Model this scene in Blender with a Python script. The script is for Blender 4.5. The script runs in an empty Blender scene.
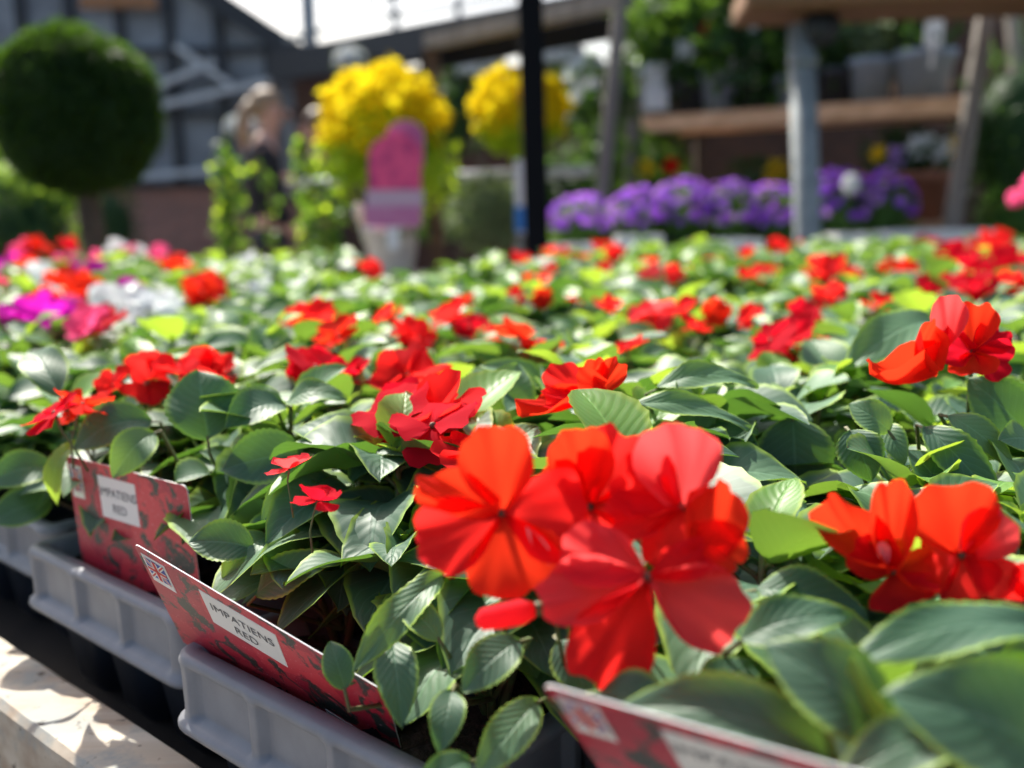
import bpy, math, random
from math import sin, cos, pi, radians
from mathutils import Vector, Matrix
C = bpy.data.collections.new('nursery'); bpy.context.scene.collection.children.link(C)
S = bpy.context.scene
RND = random.Random(7)

# ------------------------------------------------------------------ camera frame helpers
F = 1000.0; CAMZ = 1.03; TH = radians(10.54); RO = radians(1.2)
def ray(px, py):
    x = (px-512)/F; y = -(py-384)/F
    xr = x*cos(RO)+y*sin(RO); yr = -x*sin(RO)+y*cos(RO)
    return Vector((xr, cos(TH)+yr*sin(TH), -sin(TH)+yr*cos(TH)))
def atz(px, py, z):
    r = ray(px, py); return Vector((0, 0, CAMZ))+r*((z-CAMZ)/r.z)
def P(px, py, Y):
    r = ray(px, py); return Vector((0, 0, CAMZ))+r*(Y/r.y)
def pxof(p):
    d = p-Vector((0, 0, CAMZ))
    dep = d.y*cos(TH)-d.z*sin(TH); yr = (d.y*sin(TH)+d.z*cos(TH))/dep; xr = d.x/dep
    x = xr*cos(RO)-yr*sin(RO); y = xr*sin(RO)+yr*cos(RO)
    return 512+F*x, 384-F*y
U = Vector((-.749, .663, 0)); V = Vector((.663, .749, 0)); UP = Vector((0, 0, 1))
BA = math.atan2(V.x, V.y)          # bed azimuth
def uvz(u, v, z): return U*u+V*v+UP*z

# ------------------------------------------------------------------ materials
def new_mat(name):
    m = bpy.data.materials.new(name); m.use_nodes = True
    nt = m.node_tree; b = nt.nodes['Principled BSDF']; return m, nt, b
def N(nt, t, **kw):
    n = nt.nodes.new(t)
    for k, v in kw.items():
        setattr(n, k, v)
    return n
def L(nt, a, b): nt.links.new(a, b)
def flat(name, col, rough=.6, metal=0, spec=.5, noise=None, bump=0, nscale=20, sheen=0):
    m, nt, b = new_mat(name)
    b.inputs['Base Color'].default_value = (*col, 1); b.inputs['Roughness'].default_value = rough
    b.inputs['Metallic'].default_value = metal; b.inputs['Specular IOR Level'].default_value = spec
    if noise or bump:
        tc = N(nt, 'ShaderNodeTexCoord'); n = N(nt, 'ShaderNodeTexNoise'); n.inputs['Scale'].default_value = nscale
        n.inputs['Detail'].default_value = 5; L(nt, tc.outputs['Object'], n.inputs['Vector'])
        if noise:
            r = N(nt, 'ShaderNodeValToRGB'); r.color_ramp.elements[0].position = .35; r.color_ramp.elements[1].position = .65
            r.color_ramp.elements[0].color = (*noise, 1); r.color_ramp.elements[1].color = (*col, 1)
            L(nt, n.outputs['Fac'], r.inputs['Fac']); L(nt, r.outputs['Color'], b.inputs['Base Color'])
        if bump:
            bp = N(nt, 'ShaderNodeBump'); bp.inputs['Strength'].default_value = bump; bp.inputs['Distance'].default_value = .01
            L(nt, n.outputs['Fac'], bp.inputs['Height']); L(nt, bp.outputs['Normal'], b.inputs['Normal'])
    return m
def thin(name, top, trans, tfac=.4, rough=.4, spec=.5, edge=None, veins=True, vary=.12, under=None, bumpd=.001, coat=0, vk=9, mott=.3):
    """leaf or petal: gloss above, light passing through"""
    m, nt, b = new_mat(name)
    out = nt.nodes['Material Output']
    uv = N(nt, 'ShaderNodeUVMap'); sep = N(nt, 'ShaderNodeSeparateXYZ'); L(nt, uv.outputs['UV'], sep.inputs[0])
    def M(op, a, bb=None, c=None):
        n = nt.nodes.new('ShaderNodeMath'); n.operation = op
        for i, v in enumerate((a, bb, c)):
            if v is None: continue
            if isinstance(v, (int, float)): n.inputs[i].default_value = v
            else: L(nt, v, n.inputs[i])
        return n.outputs[0]
    s = M('ABSOLUTE', M('SUBTRACT', M('MULTIPLY', sep.outputs['X'], 2), 1))
    t = sep.outputs['Y']
    rnd = N(nt, 'ShaderNodeObjectInfo').outputs['Random']
    noi = N(nt, 'ShaderNodeTexNoise'); noi.inputs['Scale'].default_value = 45; noi.inputs['Detail'].default_value = 3
    tc = N(nt, 'ShaderNodeTexCoord'); L(nt, tc.outputs['Object'], noi.inputs['Vector'])
    mix = N(nt, 'ShaderNodeMix', data_type='RGBA'); mix.inputs[6].default_value = (*top, 1)
    mix.inputs[7].default_value = (*[min(1, c*1.7+.01) for c in top], 1)
    fac = M('ADD', M('MULTIPLY', M('SUBTRACT', noi.outputs['Fac'], .35), mott*2), M('MULTIPLY', rnd, vary*2))
    cl = N(nt, 'ShaderNodeClamp'); L(nt, fac, cl.inputs['Value']); L(nt, cl.outputs[0], mix.inputs[0])
    col = mix.outputs[2]
    if veins:
        mid = M('LESS_THAN', s, .035)
        w = M('SINE', M('MULTIPLY', M('SUBTRACT', t, M('MULTIPLY', s, .32)), 2*pi*vk))
        sv = M('GREATER_THAN', w, .93)
        vein = M('MAXIMUM', mid, M('MULTIPLY', sv, .55))
        mv = N(nt, 'ShaderNodeMix', data_type='RGBA'); L(nt, M('MULTIPLY', vein, .4), mv.inputs[0])
        L(nt, col, mv.inputs[6]); mv.inputs[7].default_value = (*[min(1, c*2.2+.05) for c in top], 1); col = mv.outputs[2]
        h = M('SUBTRACT', M('ADD', M('MULTIPLY', w, -.10), M('MULTIPLY', noi.outputs['Fac'], .5)), M('MULTIPLY', M('SUBTRACT', 1, M('MINIMUM', M('MULTIPLY', s, 12), 1)), .5))
    else:
        h = M('ADD', M('MULTIPLY', M('SINE', M('MULTIPLY', sep.outputs['X'], 60)), .02), noi.outputs['Fac'])
    bp = N(nt, 'ShaderNodeBump'); bp.inputs['Strength'].default_value = .5; bp.inputs['Distance'].default_value = bumpd
    L(nt, h, bp.inputs['Height']); L(nt, bp.outputs['Normal'], b.inputs['Normal'])
    if edge:  # pale leaf margin, with the backlit edge glow put into its colour
        me = N(nt, 'ShaderNodeMix', data_type='RGBA')
        mr = N(nt, 'ShaderNodeMapRange'); mr.inputs['From Min'].default_value = .80; mr.inputs['From Max'].default_value = .96
        L(nt, s, mr.inputs['Value']); L(nt, mr.outputs[0], me.inputs[0]); L(nt, col, me.inputs[6])
        me.inputs[7].default_value = (*edge, 1); col = me.outputs[2]
    if under:
        g = N(nt, 'ShaderNodeNewGeometry'); mu = N(nt, 'ShaderNodeMix', data_type='RGBA')
        L(nt, g.outputs['Backfacing'], mu.inputs[0]); L(nt, col, mu.inputs[6]); mu.inputs[7].default_value = (*under, 1); col = mu.outputs[2]
    L(nt, col, b.inputs['Base Color']); b.inputs['Roughness'].default_value = rough; b.inputs['Specular IOR Level'].default_value = spec
    b.inputs['Coat Weight'].default_value = coat; b.inputs['Coat Roughness'].default_value = .3
    tr = N(nt, 'ShaderNodeBsdfTranslucent'); tr.inputs['Color'].default_value = (*trans, 1)
    ms = N(nt, 'ShaderNodeMixShader'); ms.inputs[0].default_value = tfac
    L(nt, b.outputs[0], ms.inputs[1]); L(nt, tr.outputs[0], ms.inputs[2]); L(nt, ms.outputs[0], out.inputs['Surface'])
    return m
def wood(name, c1, c2, scale=(3, 40, 40), blot=None, rough=.75, bump=.4, blots=14):
    m, nt, b = new_mat(name)
    tc = N(nt, 'ShaderNodeTexCoord'); mp = N(nt, 'ShaderNodeMapping'); mp.inputs['Scale'].default_value = scale
    L(nt, tc.outputs['Object'], mp.inputs['Vector'])
    n = N(nt, 'ShaderNodeTexNoise'); n.inputs['Scale'].default_value = 1; n.inputs['Detail'].default_value = 8; L(nt, mp.outputs[0], n.inputs['Vector'])
    r = N(nt, 'ShaderNodeValToRGB'); r.color_ramp.elements[0].position = .3; r.color_ramp.elements[1].position = .7
    r.color_ramp.elements[0].color = (*c2, 1); r.color_ramp.elements[1].color = (*c1, 1); L(nt, n.outputs['Fac'], r.inputs['Fac'])
    col = r.outputs['Color']
    if blot:
        for sc, lo, hi, bc in blot:
            n2 = N(nt, 'ShaderNodeTexNoise'); n2.inputs['Scale'].default_value = sc; n2.inputs['Detail'].default_value = 7; n2.inputs['Roughness'].default_value = .65
            L(nt, tc.outputs['Object'], n2.inputs['Vector'])
            mr = N(nt, 'ShaderNodeMapRange'); mr.inputs['From Min'].default_value = lo; mr.inputs['From Max'].default_value = hi
            L(nt, n2.outputs['Fac'], mr.inputs['Value'])
            mx = N(nt, 'ShaderNodeMix', data_type='RGBA'); L(nt, mr.outputs[0], mx.inputs[0]); L(nt, col, mx.inputs[6])
            mx.inputs[7].default_value = (*bc, 1); col = mx.outputs[2]
    L(nt, col, b.inputs['Base Color']); b.inputs['Roughness'].default_value = rough
    bp = N(nt, 'ShaderNodeBump'); bp.inputs['Strength'].default_value = bump; bp.inputs['Distance'].default_value = .002
    L(nt, n.outputs['Fac'], bp.inputs['Height']); L(nt, bp.outputs['Normal'], b.inputs['Normal'])
    return m
def brick(name, c1, c2, mort, scale=4):
    m, nt, b = new_mat(name)
    tc = N(nt, 'ShaderNodeTexCoord'); mp = N(nt, 'ShaderNodeMapping'); mp.inputs['Rotation'].default_value = (pi/2, 0, 0)
    L(nt, tc.outputs['Object'], mp.inputs['Vector'])
    t = N(nt, 'ShaderNodeTexBrick'); t.inputs['Scale'].default_value = scale; t.inputs['Color1'].default_value = (*c1, 1)
    t.inputs['Color2'].default_value = (*c2, 1); t.inputs['Mortar'].default_value = (*mort, 1); t.inputs['Mortar Size'].default_value = .015
    L(nt, mp.outputs[0], t.inputs['Vector']); L(nt, t.outputs['Color'], b.inputs['Base Color']); b.inputs['Roughness'].default_value = .85
    return m

M_leaf = thin('impatiens_leaf', (.042, .098, .058), (.17, .38, .04), .21, .50, .36, edge=(.24, .38, .06), under=(.08, .17, .06), coat=0)
M_leaf2 = thin('impatiens_leaf_light', (.080, .16, .085), (.26, .46, .045), .26, .50, .36, edge=(.32, .48, .07), under=(.12, .22, .07), coat=0)
M_young = thin('impatiens_young_leaf', (.11, .24, .05), (.45, .66, .05), .38, .45, .4, edge=(.3, .42, .06), under=(.16, .28, .05))
M_stem = flat('impatiens_stem', (.09, .15, .04), .6, noise=(.12, .07, .035), nscale=60)
def petal(name, c, t, fac=.5): return thin(name, c, t, fac, .8, .05, veins=False, vary=.05, bumpd=.0004, mott=.15)
PET = {
 'red': petal('red_petal', (.68, .012, .02), (1.0, .03, .025), .54),
 'crimson': petal('crimson_petal', (.50, .006, .02), (.85, .01, .03)),
 'orange': petal('orange_red_petal', (.70, .018, .012), (1.0, .048, .014)),
 'coral': petal('coral_petal', (.72, .04, .06), (1.0, .09, .09), .58),
 'pink': petal('pink_petal', (.75, .07, .22), (1.0, .12, .3)),
 'magenta': petal('magenta_petal', (.42, .01, .30), (.7, .02, .5)),
 'white': petal('white_petal', (.78, .80, .80), (.9, .92, .9), .4),
 'purple': petal('purple_petal', (.34, .10, .66), (.60, .20, 1.0), .5),
 'lilac': petal('lilac_petal', (.55, .32, .80), (.8, .45, 1.0), .45),
 'yellow': petal('yellow_petal', (.85, .55, .02), (1.0, .7, .02), .4),
}
M_core = flat('flower_centre', (.10, .045, .02), .6)
M_pink_streak = petal('pale_streak', (.85, .45, .5), (1.0, .4, .4))
M_tray = flat('grey_tray_plastic', (.235, .24, .26), .42, spec=.4, noise=(.205, .21, .23), nscale=70, bump=.04)
M_cell = flat('dark_cell_plastic', (.02, .024, .032), .4)
M_soil = flat('compost', (.035, .022, .014), .95, noise=(.01, .007, .005), bump=1, nscale=130)
M_board = wood('bleached_wood', (.52, .46, .37), (.32, .24, .17), (3, 60, 60), [(24, .46, .60, (.27, .28, .26)), (90, .60, .68, (.05, .04, .03))])
M_deck = wood('dark_bench_wood', (.03, .022, .016), (.012, .009, .007), (40, 3, 40))
M_plank = wood('shelf_plank_wood', (.82, .52, .30), (.56, .32, .17), (2, 30, 30), rough=.8)
M_greywood = wood('weathered_wood', (.30, .27, .235), (.16, .14, .12), (20, 20, 2))
M_brownwood = wood('brown_timber', (.13, .075, .045), (.06, .035, .022), (3, 25, 25))
M_black = flat('black_paint', (.006, .006, .008), .8, spec=.15)
M_darksteel = flat('dark_grey_steel', (.022, .026, .033), .5)
M_galv = flat('galvanised_steel', (.27, .30, .305), .6, .1, noise=(.20, .225, .23), nscale=25, bump=.05)
M_whiterail = flat('pale_rail_paint', (.55, .58, .60), .5)
M_white = flat('white_plastic', (.80, .80, .78), .4)
M_paper = flat('white_label_paper', (.80, .79, .75), .5)
M_ink = flat('black_ink', (.02, .02, .022), .5)
M_red = flat('red_ink', (.60, .02, .02), .5)
M_blue = flat('blue_ink', (.03, .06, .35), .5)
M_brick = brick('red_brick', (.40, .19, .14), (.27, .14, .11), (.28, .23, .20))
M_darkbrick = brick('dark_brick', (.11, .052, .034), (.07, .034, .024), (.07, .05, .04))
M_ground = flat('concrete_paving', (.24, .22, .20), .9, noise=(.15, .14, .125), nscale=6, bump=.2)
M_bark = flat('bark', (.13, .10, .075), .9, noise=(.06, .045, .03), nscale=50, bump=.6)
M_slate = wood('slate_boards', (.10, .11, .13), (.045, .05, .06), (30, 2, 2))
M_terra = flat('terracotta', (.38, .14, .075), .8, noise=(.27, .095, .05), nscale=15)
M_greypot = flat('slate_grey_pot', (.24, .29, .34), .5)
M_paleclay = flat('pale_grey_pot', (.62, .61, .58), .6, noise=(.52, .51, .49), nscale=18)
def glassmat():
    m, nt, b = new_mat('greenhouse_glass'); b.inputs['Base Color'].default_value = (.55, .62, .68, 1); b.inputs['Roughness'].default_value = .12
    b.inputs['Transmission Weight'].default_value = .55; b.inputs['IOR'].default_value = 1.2; return m
M_glass = glassmat()
def foliage(name, top, tr, fac=.4, rough=.45): return thin(name, top, tr, fac, rough+.1, .2, veins=False, vary=.2, under=tuple(c*1.3 for c in top))
def matte(m):
    b = m.node_tree.nodes['Principled BSDF']; b.inputs['Specular IOR Level'].default_value = .04; b.inputs['Roughness'].default_value = .9; return m
M_box = foliage('clipped_dark_leaf', (.012, .035, .008), (.12, .26, .01), .3)
M_gold = matte(foliage('golden_leaf', (.70, .50, .010), (.95, .82, .02), .5))
M_lime = foliage('lime_leaf', (.30, .42, .03), (.62, .85, .04), .5)
M_ivy = foliage('ivy_leaf', (.045, .11, .02), (.22, .42, .03), .34)
M_dark = foliage('dark_shrub_leaf', (.02, .05, .018), (.12, .26, .03), .3)
M_mid = foliage('mid_green_leaf', (.05, .12, .025), (.25, .45, .04), .35)
M_grey = foliage('grey_green_leaf', (.12, .17, .10), (.25, .35, .1), .3)
M_skin = flat('skin', (.60, .33, .25), .5)
M_hair = flat('fair_hair', (.30, .20, .12), .55, noise=(.3, .19, .11), nscale=60)
M_hair2 = flat('brown_hair', (.10, .055, .035), .55)
M_shirt = flat('black_cotton', (.010, .010, .013), .85)
M_navy = flat('navy_cotton', (.014, .018, .04), .85)
M_trous = flat('dark_denim', (.020, .022, .032), .85)

# label card print: red impatiens photograph, blurred blossoms with dark gaps
def cardmat():
    m, nt, b = new_mat('printed_card')
    tc = N(nt, 'ShaderNodeTexCoord')
    vo = N(nt, 'ShaderNodeTexVoronoi'); vo.inputs['Scale'].default_value = 55; L(nt, tc.outputs['Object'], vo.inputs['Vector'])
    r = N(nt, 'ShaderNodeValToRGB'); e = r.color_ramp.elements; e[0].position = 0; e[0].color = (.34, .004, .03, 1); e[1].position = .9; e[1].color = (.66, .045, .06, 1)
    L(nt, vo.outputs['Color'], r.inputs['Fac'])
    n = N(nt, 'ShaderNodeTexNoise'); n.inputs['Scale'].default_value = 62; n.inputs['Detail'].default_value = 6; n.inputs['Roughness'].default_value = .62
    n.inputs['Distortion'].default_value = .6
    L(nt, tc.outputs['Object'], n.inputs['Vector'])
    mr = N(nt, 'ShaderNodeMapRange'); mr.inputs['From Min'].default_value = .525; mr.inputs['From Max'].default_value = .565; L(nt, n.outputs['Fac'], mr.inputs['Value'])
    mx = N(nt, 'ShaderNodeMix', data_type='RGBA'); L(nt, mr.outputs[0], mx.inputs[0]); L(nt, r.outputs['Color'], mx.inputs[6])
    mx.inputs[7].default_value = (.035, .045, .035, 1)
    n3 = N(nt, 'ShaderNodeTexNoise'); n3.inputs['Scale'].default_value = 900; L(nt, tc.outputs['Object'], n3.inputs['Vector'])
    mr3 = N(nt, 'ShaderNodeMapRange'); mr3.inputs['From Min'].default_value = .66; mr3.inputs['From Max'].default_value = .75; L(nt, n3.outputs['Fac'], mr3.inputs['Value'])
    mx3 = N(nt, 'ShaderNodeMix', data_type='RGBA'); L(nt, mr3.outputs[0], mx3.inputs[0]); L(nt, mx.outputs[2], mx3.inputs[6]); mx3.inputs[7].default_value = (.8, .35, .4, 1)
    L(nt, mx3.outputs[2], b.inputs['Base Color']); b.inputs['Roughness'].default_value = .38
    return m
M_card = cardmat()

# ------------------------------------------------------------------ mesh builder
class MB:
    def __init__(s): s.v = []; s.f = []; s.uv = []; s.m = []; s.mi = 0
    def add(s, vs, fs, uvs=None):
        o = len(s.v); s.v += [tuple(p) for p in vs]
        for f in fs:
            s.f.append(tuple(i+o for i in f)); s.m.append(s.mi)
            s.uv.append([uvs[i] for i in f] if uvs else [(.5, .5)]*len(f))
    def mesh(s, name, mats, smooth=True):
        me = bpy.data.meshes.new(name); me.from_pydata(s.v, [], s.f)
        ul = me.uv_layers.new(name='UVMap')
        flatuv = [c for f in s.uv for uvp in f for c in uvp]
        ul.data.foreach_set('uv', flatuv)
        for m in (mats if isinstance(mats, (list, tuple)) else [mats]): me.materials.append(m)
        me.polygons.foreach_set('material_index', s.m)
        me.polygons.foreach_set('use_smooth', [smooth]*len(s.f)); me.update()
        return me
    def build(s, name, mats, parent=None, origin=None, smooth=True):
        if origin is not None: s.v = [(x-origin.x, y-origin.y, z-origin.z) for x, y, z in s.v]
        return link(name, s.mesh(name, mats, smooth), parent)
    # shapes
    def tube(s, pts, r, n=8, cap=True):
        rs = r if isinstance(r, (list, tuple)) else [r]*len(pts); pts = [Vector(p) for p in pts]
        vs = []; ref = None
        for i, p in enumerate(pts):
            d = (pts[min(i+1, len(pts)-1)]-pts[max(i-1, 0)]).normalized()
            if ref is None: ref = d.orthogonal().normalized()
            a = (ref-d*ref.dot(d)).normalized(); ref = a; b = d.cross(a)
            for k in range(n):
                an = 2*pi*k/n; vs.append(p+(a*cos(an)+b*sin(an))*rs[i])
        fs = [(i*n+k, i*n+(k+1) % n, (i+1)*n+(k+1) % n, (i+1)*n+k) for i in range(len(pts)-1) for k in range(n)]
        if cap: fs += [tuple(reversed(range(n))), tuple(range((len(pts)-1)*n, len(pts)*n))]
        s.add(vs, fs)
    def bar(s, a, b, w, h, up=UP):
        a = Vector(a); b = Vector(b); d = (b-a).normalized(); x = d.cross(up).normalized(); z = x.cross(d)
        vs = [p+x*(sx*w/2)+z*(sz*h/2) for p in (a, b) for sx, sz in ((-1, -1), (1, -1), (1, 1), (-1, 1))]
        s.add(vs, [(3, 2, 1, 0), (4, 5, 6, 7), (0, 1, 5, 4), (1, 2, 6, 5), (2, 3, 7, 6), (3, 0, 4, 7)])
    def lathe(s, c, prof, n=24):
        c = Vector(c); vs = [c+Vector((r*cos(2*pi*k/n), r*sin(2*pi*k/n), z)) for r, z in prof for k in range(n)]
        fs = [(i*n+k, i*n+(k+1) % n, (i+1)*n+(k+1) % n, (i+1)*n+k) for i in range(len(prof)-1) for k in range(n)]
        s.add(vs, fs)
    def blob(s, c, r, n=12, rough=0, rnd=None, sq=(1, 1, 1)):
        c = Vector(c); vs = []; rn = rnd or random
        for i in range(n+1):
            for k in range(2*n):
                th = pi*i/n; ph = pi*k/n
                q = r*(1+(rough*(sin(3*ph+th*4)*.5+sin(5*th+ph*2)*.5)) if 0 < i < n else r/r)
                if not 0 < i < n: q = r
                vs.append(c+Vector((q*sin(th)*cos(ph)*sq[0], q*sin(th)*sin(ph)*sq[1], q*cos(th)*sq[2])))
        w = 2*n
        s.add(vs, [(i*w+k, (i+1)*w+k, (i+1)*w+(k+1) % w, i*w+(k+1) % w) for i in range(n) for k in range(w)])
    def blade(s, B, T, nrm, width, arch=.12, fold=.18, droop=.1, wave=.03, nt=12, ns=3, shape=.85, serr=.03, ph=0.):
        """one impatiens leaf from base B to tip T, upper side towards nrm"""
        B = Vector(B); T = Vector(T); y = T-B; Ln = y.length; y.normalize()
        x = y.cross(Vector(nrm)).normalized(); z = x.cross(y)
        vs = []; uvs = []; m = 2*ns+1
        for i in range(nt+1):
            t = i/nt
            hw = width/2*(max(0, sin(pi*min(1, t)**shape))**.72)
            hw = max(hw, width*.004)
            if i and i < nt: hw *= 1+serr*(1 if i % 2 else -1)
            for k in range(m):
                sg = (k-ns)/ns
                zz = arch*Ln*sin(pi*t)-droop*Ln*t*t+fold*abs(sg)**1.5*hw+wave*Ln*abs(sg)*sin(t*9+ph+sg*1.5)
                vs.append(B+y*(Ln*t)+x*(hw*sg)+z*(zz))
                uvs.append((k/(m-1), t))
        fs = [(i*m+k, i*m+k+1, (i+1)*m+k+1, (i+1)*m+k) for i in range(nt) for k in range(m-1)]
        # winding so that the face normal follows nrm
        a, b, c = vs[fs[m][0]], vs[fs[m][1]], vs[fs[m][2]]
        if (b-a).cross(c-a).dot(z) < 0: fs = [tuple(reversed(f)) for f in fs]
        s.add(vs, fs, uvs)
    def petal(s, B, T, nrm, width, cup=.15, ruffle=.05, notch=.13, nr=7, na=14, roll=0., ph=0., fm=1.05):
        """one heart shaped petal, B claw, T middle of the outer edge"""
        B = Vector(B); T = Vector(T); y = T-B; Ln = y.length; y.normalize()
        x = y.cross(Vector(nrm)).normalized(); z = x.cross(y)
        kx = width/2/max(Ln*(1-abs(g)**4.2)**.40*sin(g*fm) for g in (k/20 for k in range(1, 20)))
        vs = []; uvs = []
        for i in range(nr+1):
            q = (i/nr)**.8
            for k in range(na+1):
                sg = 2*k/na-1; a = sg*fm
                R = Ln*((1-abs(sg)**4.2)**.40*(1+.022*sin(sg*11+ph*3)+.012*sin(sg*23+ph)) if abs(sg) < 1 else 0)
                R = max(R, Ln*.12)*(1-notch*math.exp(-(sg/.16)**2))*1.02
                px_ = R*q*sin(a)*kx; py_ = R*q*cos(a)
                py_ = py_ if abs(sg) < .99 else py_
                zz = cup*Ln*(q*q)+ruffle*Ln*q**3.5*(sin(a*6+ph)+.5*sin(a*13+ph*2))+.035*Ln*sin(q*5+ph)*cos(a*2.2+ph)+roll*Ln*q*q*sg*abs(sg)-.25*cup*Ln*sin(q*pi)
                vs.append(B+y*py_+x*px_+z*zz); uvs.append((k/na, q))
        m = na+1
        s.add(vs, [(i*m+k, i*m+k+1, (i+1)*m+k+1, (i+1)*m+k) for i in range(nr) for k in range(na)], uvs)
    def card(s, c, d, nrm, ln, w):
        """small simple leaf: folded kite of four triangles"""
        d = d.normalized(); x = d.cross(nrm); 
        if x.length < 1e-4: x = d.orthogonal()
        x.normalize(); z = x.cross(d)
        vs = [c, c+d*ln*.45+x*w/2+z*w*.12, c+d*ln-z*ln*.1, c+d*ln*.45-x*w/2+z*w*.12, c+d*ln*.5]
        s.add(vs, [(0, 1, 4), (1, 2, 4), (2, 3, 4), (3, 0, 4)], [(.5, 0), (1, .5), (.5, 1), (0, .5), (.5, .5)])

def link(name, data, parent=None):
    o = bpy.data.objects.new(name, data); C.objects.link(o)
    if parent is not None: o.parent = parent
    return o
def tag(o, label=None, cat=None, group=None, kind=None):
    if label: o['label'] = label
    if cat: o['category'] = cat
    if group: o['group'] = group
    if kind: o['kind'] = kind
    return o
def thing(name, loc, label, cat, group=None):
    o = link(name, None); o.location = loc; o.empty_display_size = .05; return tag(o, label, cat, group)
def rv(r=RND):
    while True:
        v = Vector((r.uniform(-1, 1), r.uniform(-1, 1), r.uniform(-1, 1)))
        if .05 < v.length < 1: return v.normalized()
def leafshell(mb, c, r, n, ln, w, sq=(1, 1, 1), depth=.25, out=.55, rnd=RND, bump=.0):
    c = Vector(c)
    for _ in range(n):
        d = rv(rnd); q = r*(1-depth*rnd.random()**1.5)
        if bump: q *= 1+bump*(sin(d.x*7+1)*sin(d.y*6+2)+.6*sin(d.z*9+d.x*5))
        p = c+Vector((d.x*q*sq[0], d.y*q*sq[1], d.z*q*sq[2]))
        dd = (d*out+rv(rnd)*.8); nn = (d+rv(rnd)*.5+UP*.3)
        mb.card(p, dd, nn, ln*rnd.uniform(.7, 1.3), w*rnd.uniform(.8, 1.2))

# ------------------------------------------------------------------ the bedding packs
TW, TD = .196, .288            # pack size along the edge (u) and into the bed (v)
DECK = .72; RIM = .095
def rrect(hx, hy, r, nseg=5):
    """rounded rectangle points: (x, y, nx, ny, side, along)"""
    pts = []
    cs = [(hx-r, hy-r, 0), (-hx+r, hy-r, 90), (-hx+r, -hy+r, 180), (hx-r, -hy+r, 270)]
    for ci, (cx, cy, a0) in enumerate(cs):
        for k in range(nseg+1):
            a = radians(a0+90*k/nseg); pts.append((cx+r*cos(a), cy+r*sin(a), cos(a), sin(a), None, 0))
        nx_, ny_, na = cs[(ci+1) % 4]
        a = radians(a0+90); ax, ay = cx+r*cos(a), cy+r*sin(a); bx, by = nx_+r*cos(a), ny_+r*sin(a)
        ln = math.hypot(bx-ax, by-ay); nd = int(ln/.0022)
        for k in range(1, nd): pts.append((ax+(bx-ax)*k/nd, ay+(by-ay)*k/nd, cos(a), sin(a), ci, k/nd))
    return pts
def tray_mesh():
    mb = MB(); base = rrect(TW/2, TD/2, .014)
    def rec(side, al, z):
        if side is None or not .062 < z < .0885: return 0
        n = 3 if side in (0, 2) else 4
        f = (al*n) % 1; edge = min(f, 1-f)*1.0/n*(TW if side in (0, 2) else TD)
        e = min(1, max(0, (edge-.004)/.002)); return .004*e
    prof = [(.016, .074), (.013, .092), (.011, .0945), (.004, .095), (.0012, .0935), (0, .0895), (.0005, .087), (.0008, .084), (.0012, .060), (.0012, .057), (.0, .054), (-.0022, .0525), (-.0028, .050), (-.002, .0475), (.003, .047), (.005, .050)]
    prof = [(o_, .095-(.095-z_)*.84 if z_ < .09 else z_) for o_, z_ in prof]
    n = len(base); vs = []
    for off, z in prof:
        for (x, y, nx, ny, sd, al) in base:
            o = off+rec(sd, al, z); vs.append((x-nx*o, y-ny*o, z))
    mb.add(vs, [(i*n+k, i*n+(k+1) % n, (i+1)*n+(k+1) % n, (i+1)*n+k) for i in range(len(prof)-1) for k in range(n)])
    return mb.mesh('tray', M_tray)
def cells_mesh():
    mb = MB()
    for i in range(3):
        for j in range(4):
            cx = (i-1)*.060; cy = (j-1.5)*.067
            lp = []
            for hs, z in ((.029, .088), (.027, .05), (.021, .004), (.019, .0)):
                lp.append([(cx+px*hs*(1.12 if ax else 1), cy+py*hs*1.1, z) for px, py, ax in ((-1, -.7, 0), (-.7, -1, 0), (.7, -1, 0), (1, -.7, 0), (1, .7, 0), (.7, 1, 0), (-.7, 1, 0), (-1, .7, 0))])
            vs = [p for l_ in lp for p in l_]
            fs = [(a*8+(k+1) % 8, a*8+k, (a+1)*8+k, (a+1)*8+(k+1) % 8) for a in range(3) for k in range(8)]+[tuple(range(24, 32))]
            mb.add(vs, fs)
    return mb.mesh('cells', M_cell)
def soil_mesh():
    mb = MB(); nx, ny = 24, 34; r = random.Random(3)
    vs = [((i/nx-.5)*(TW-.028), (j/ny-.5)*(TD-.028), .080+.004*r.random()) for j in range(ny+1) for i in range(nx+1)]
    mb.add(vs, [(j*(nx+1)+i, j*(nx+1)+i+1, (j+1)*(nx+1)+i+1, (j+1)*(nx+1)+i) for j in range(ny) for i in range(nx)])
    return mb.mesh('compost', M_soil)
TRAY, CELLS, SOIL = tray_mesh(), cells_mesh(), soil_mesh()

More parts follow.
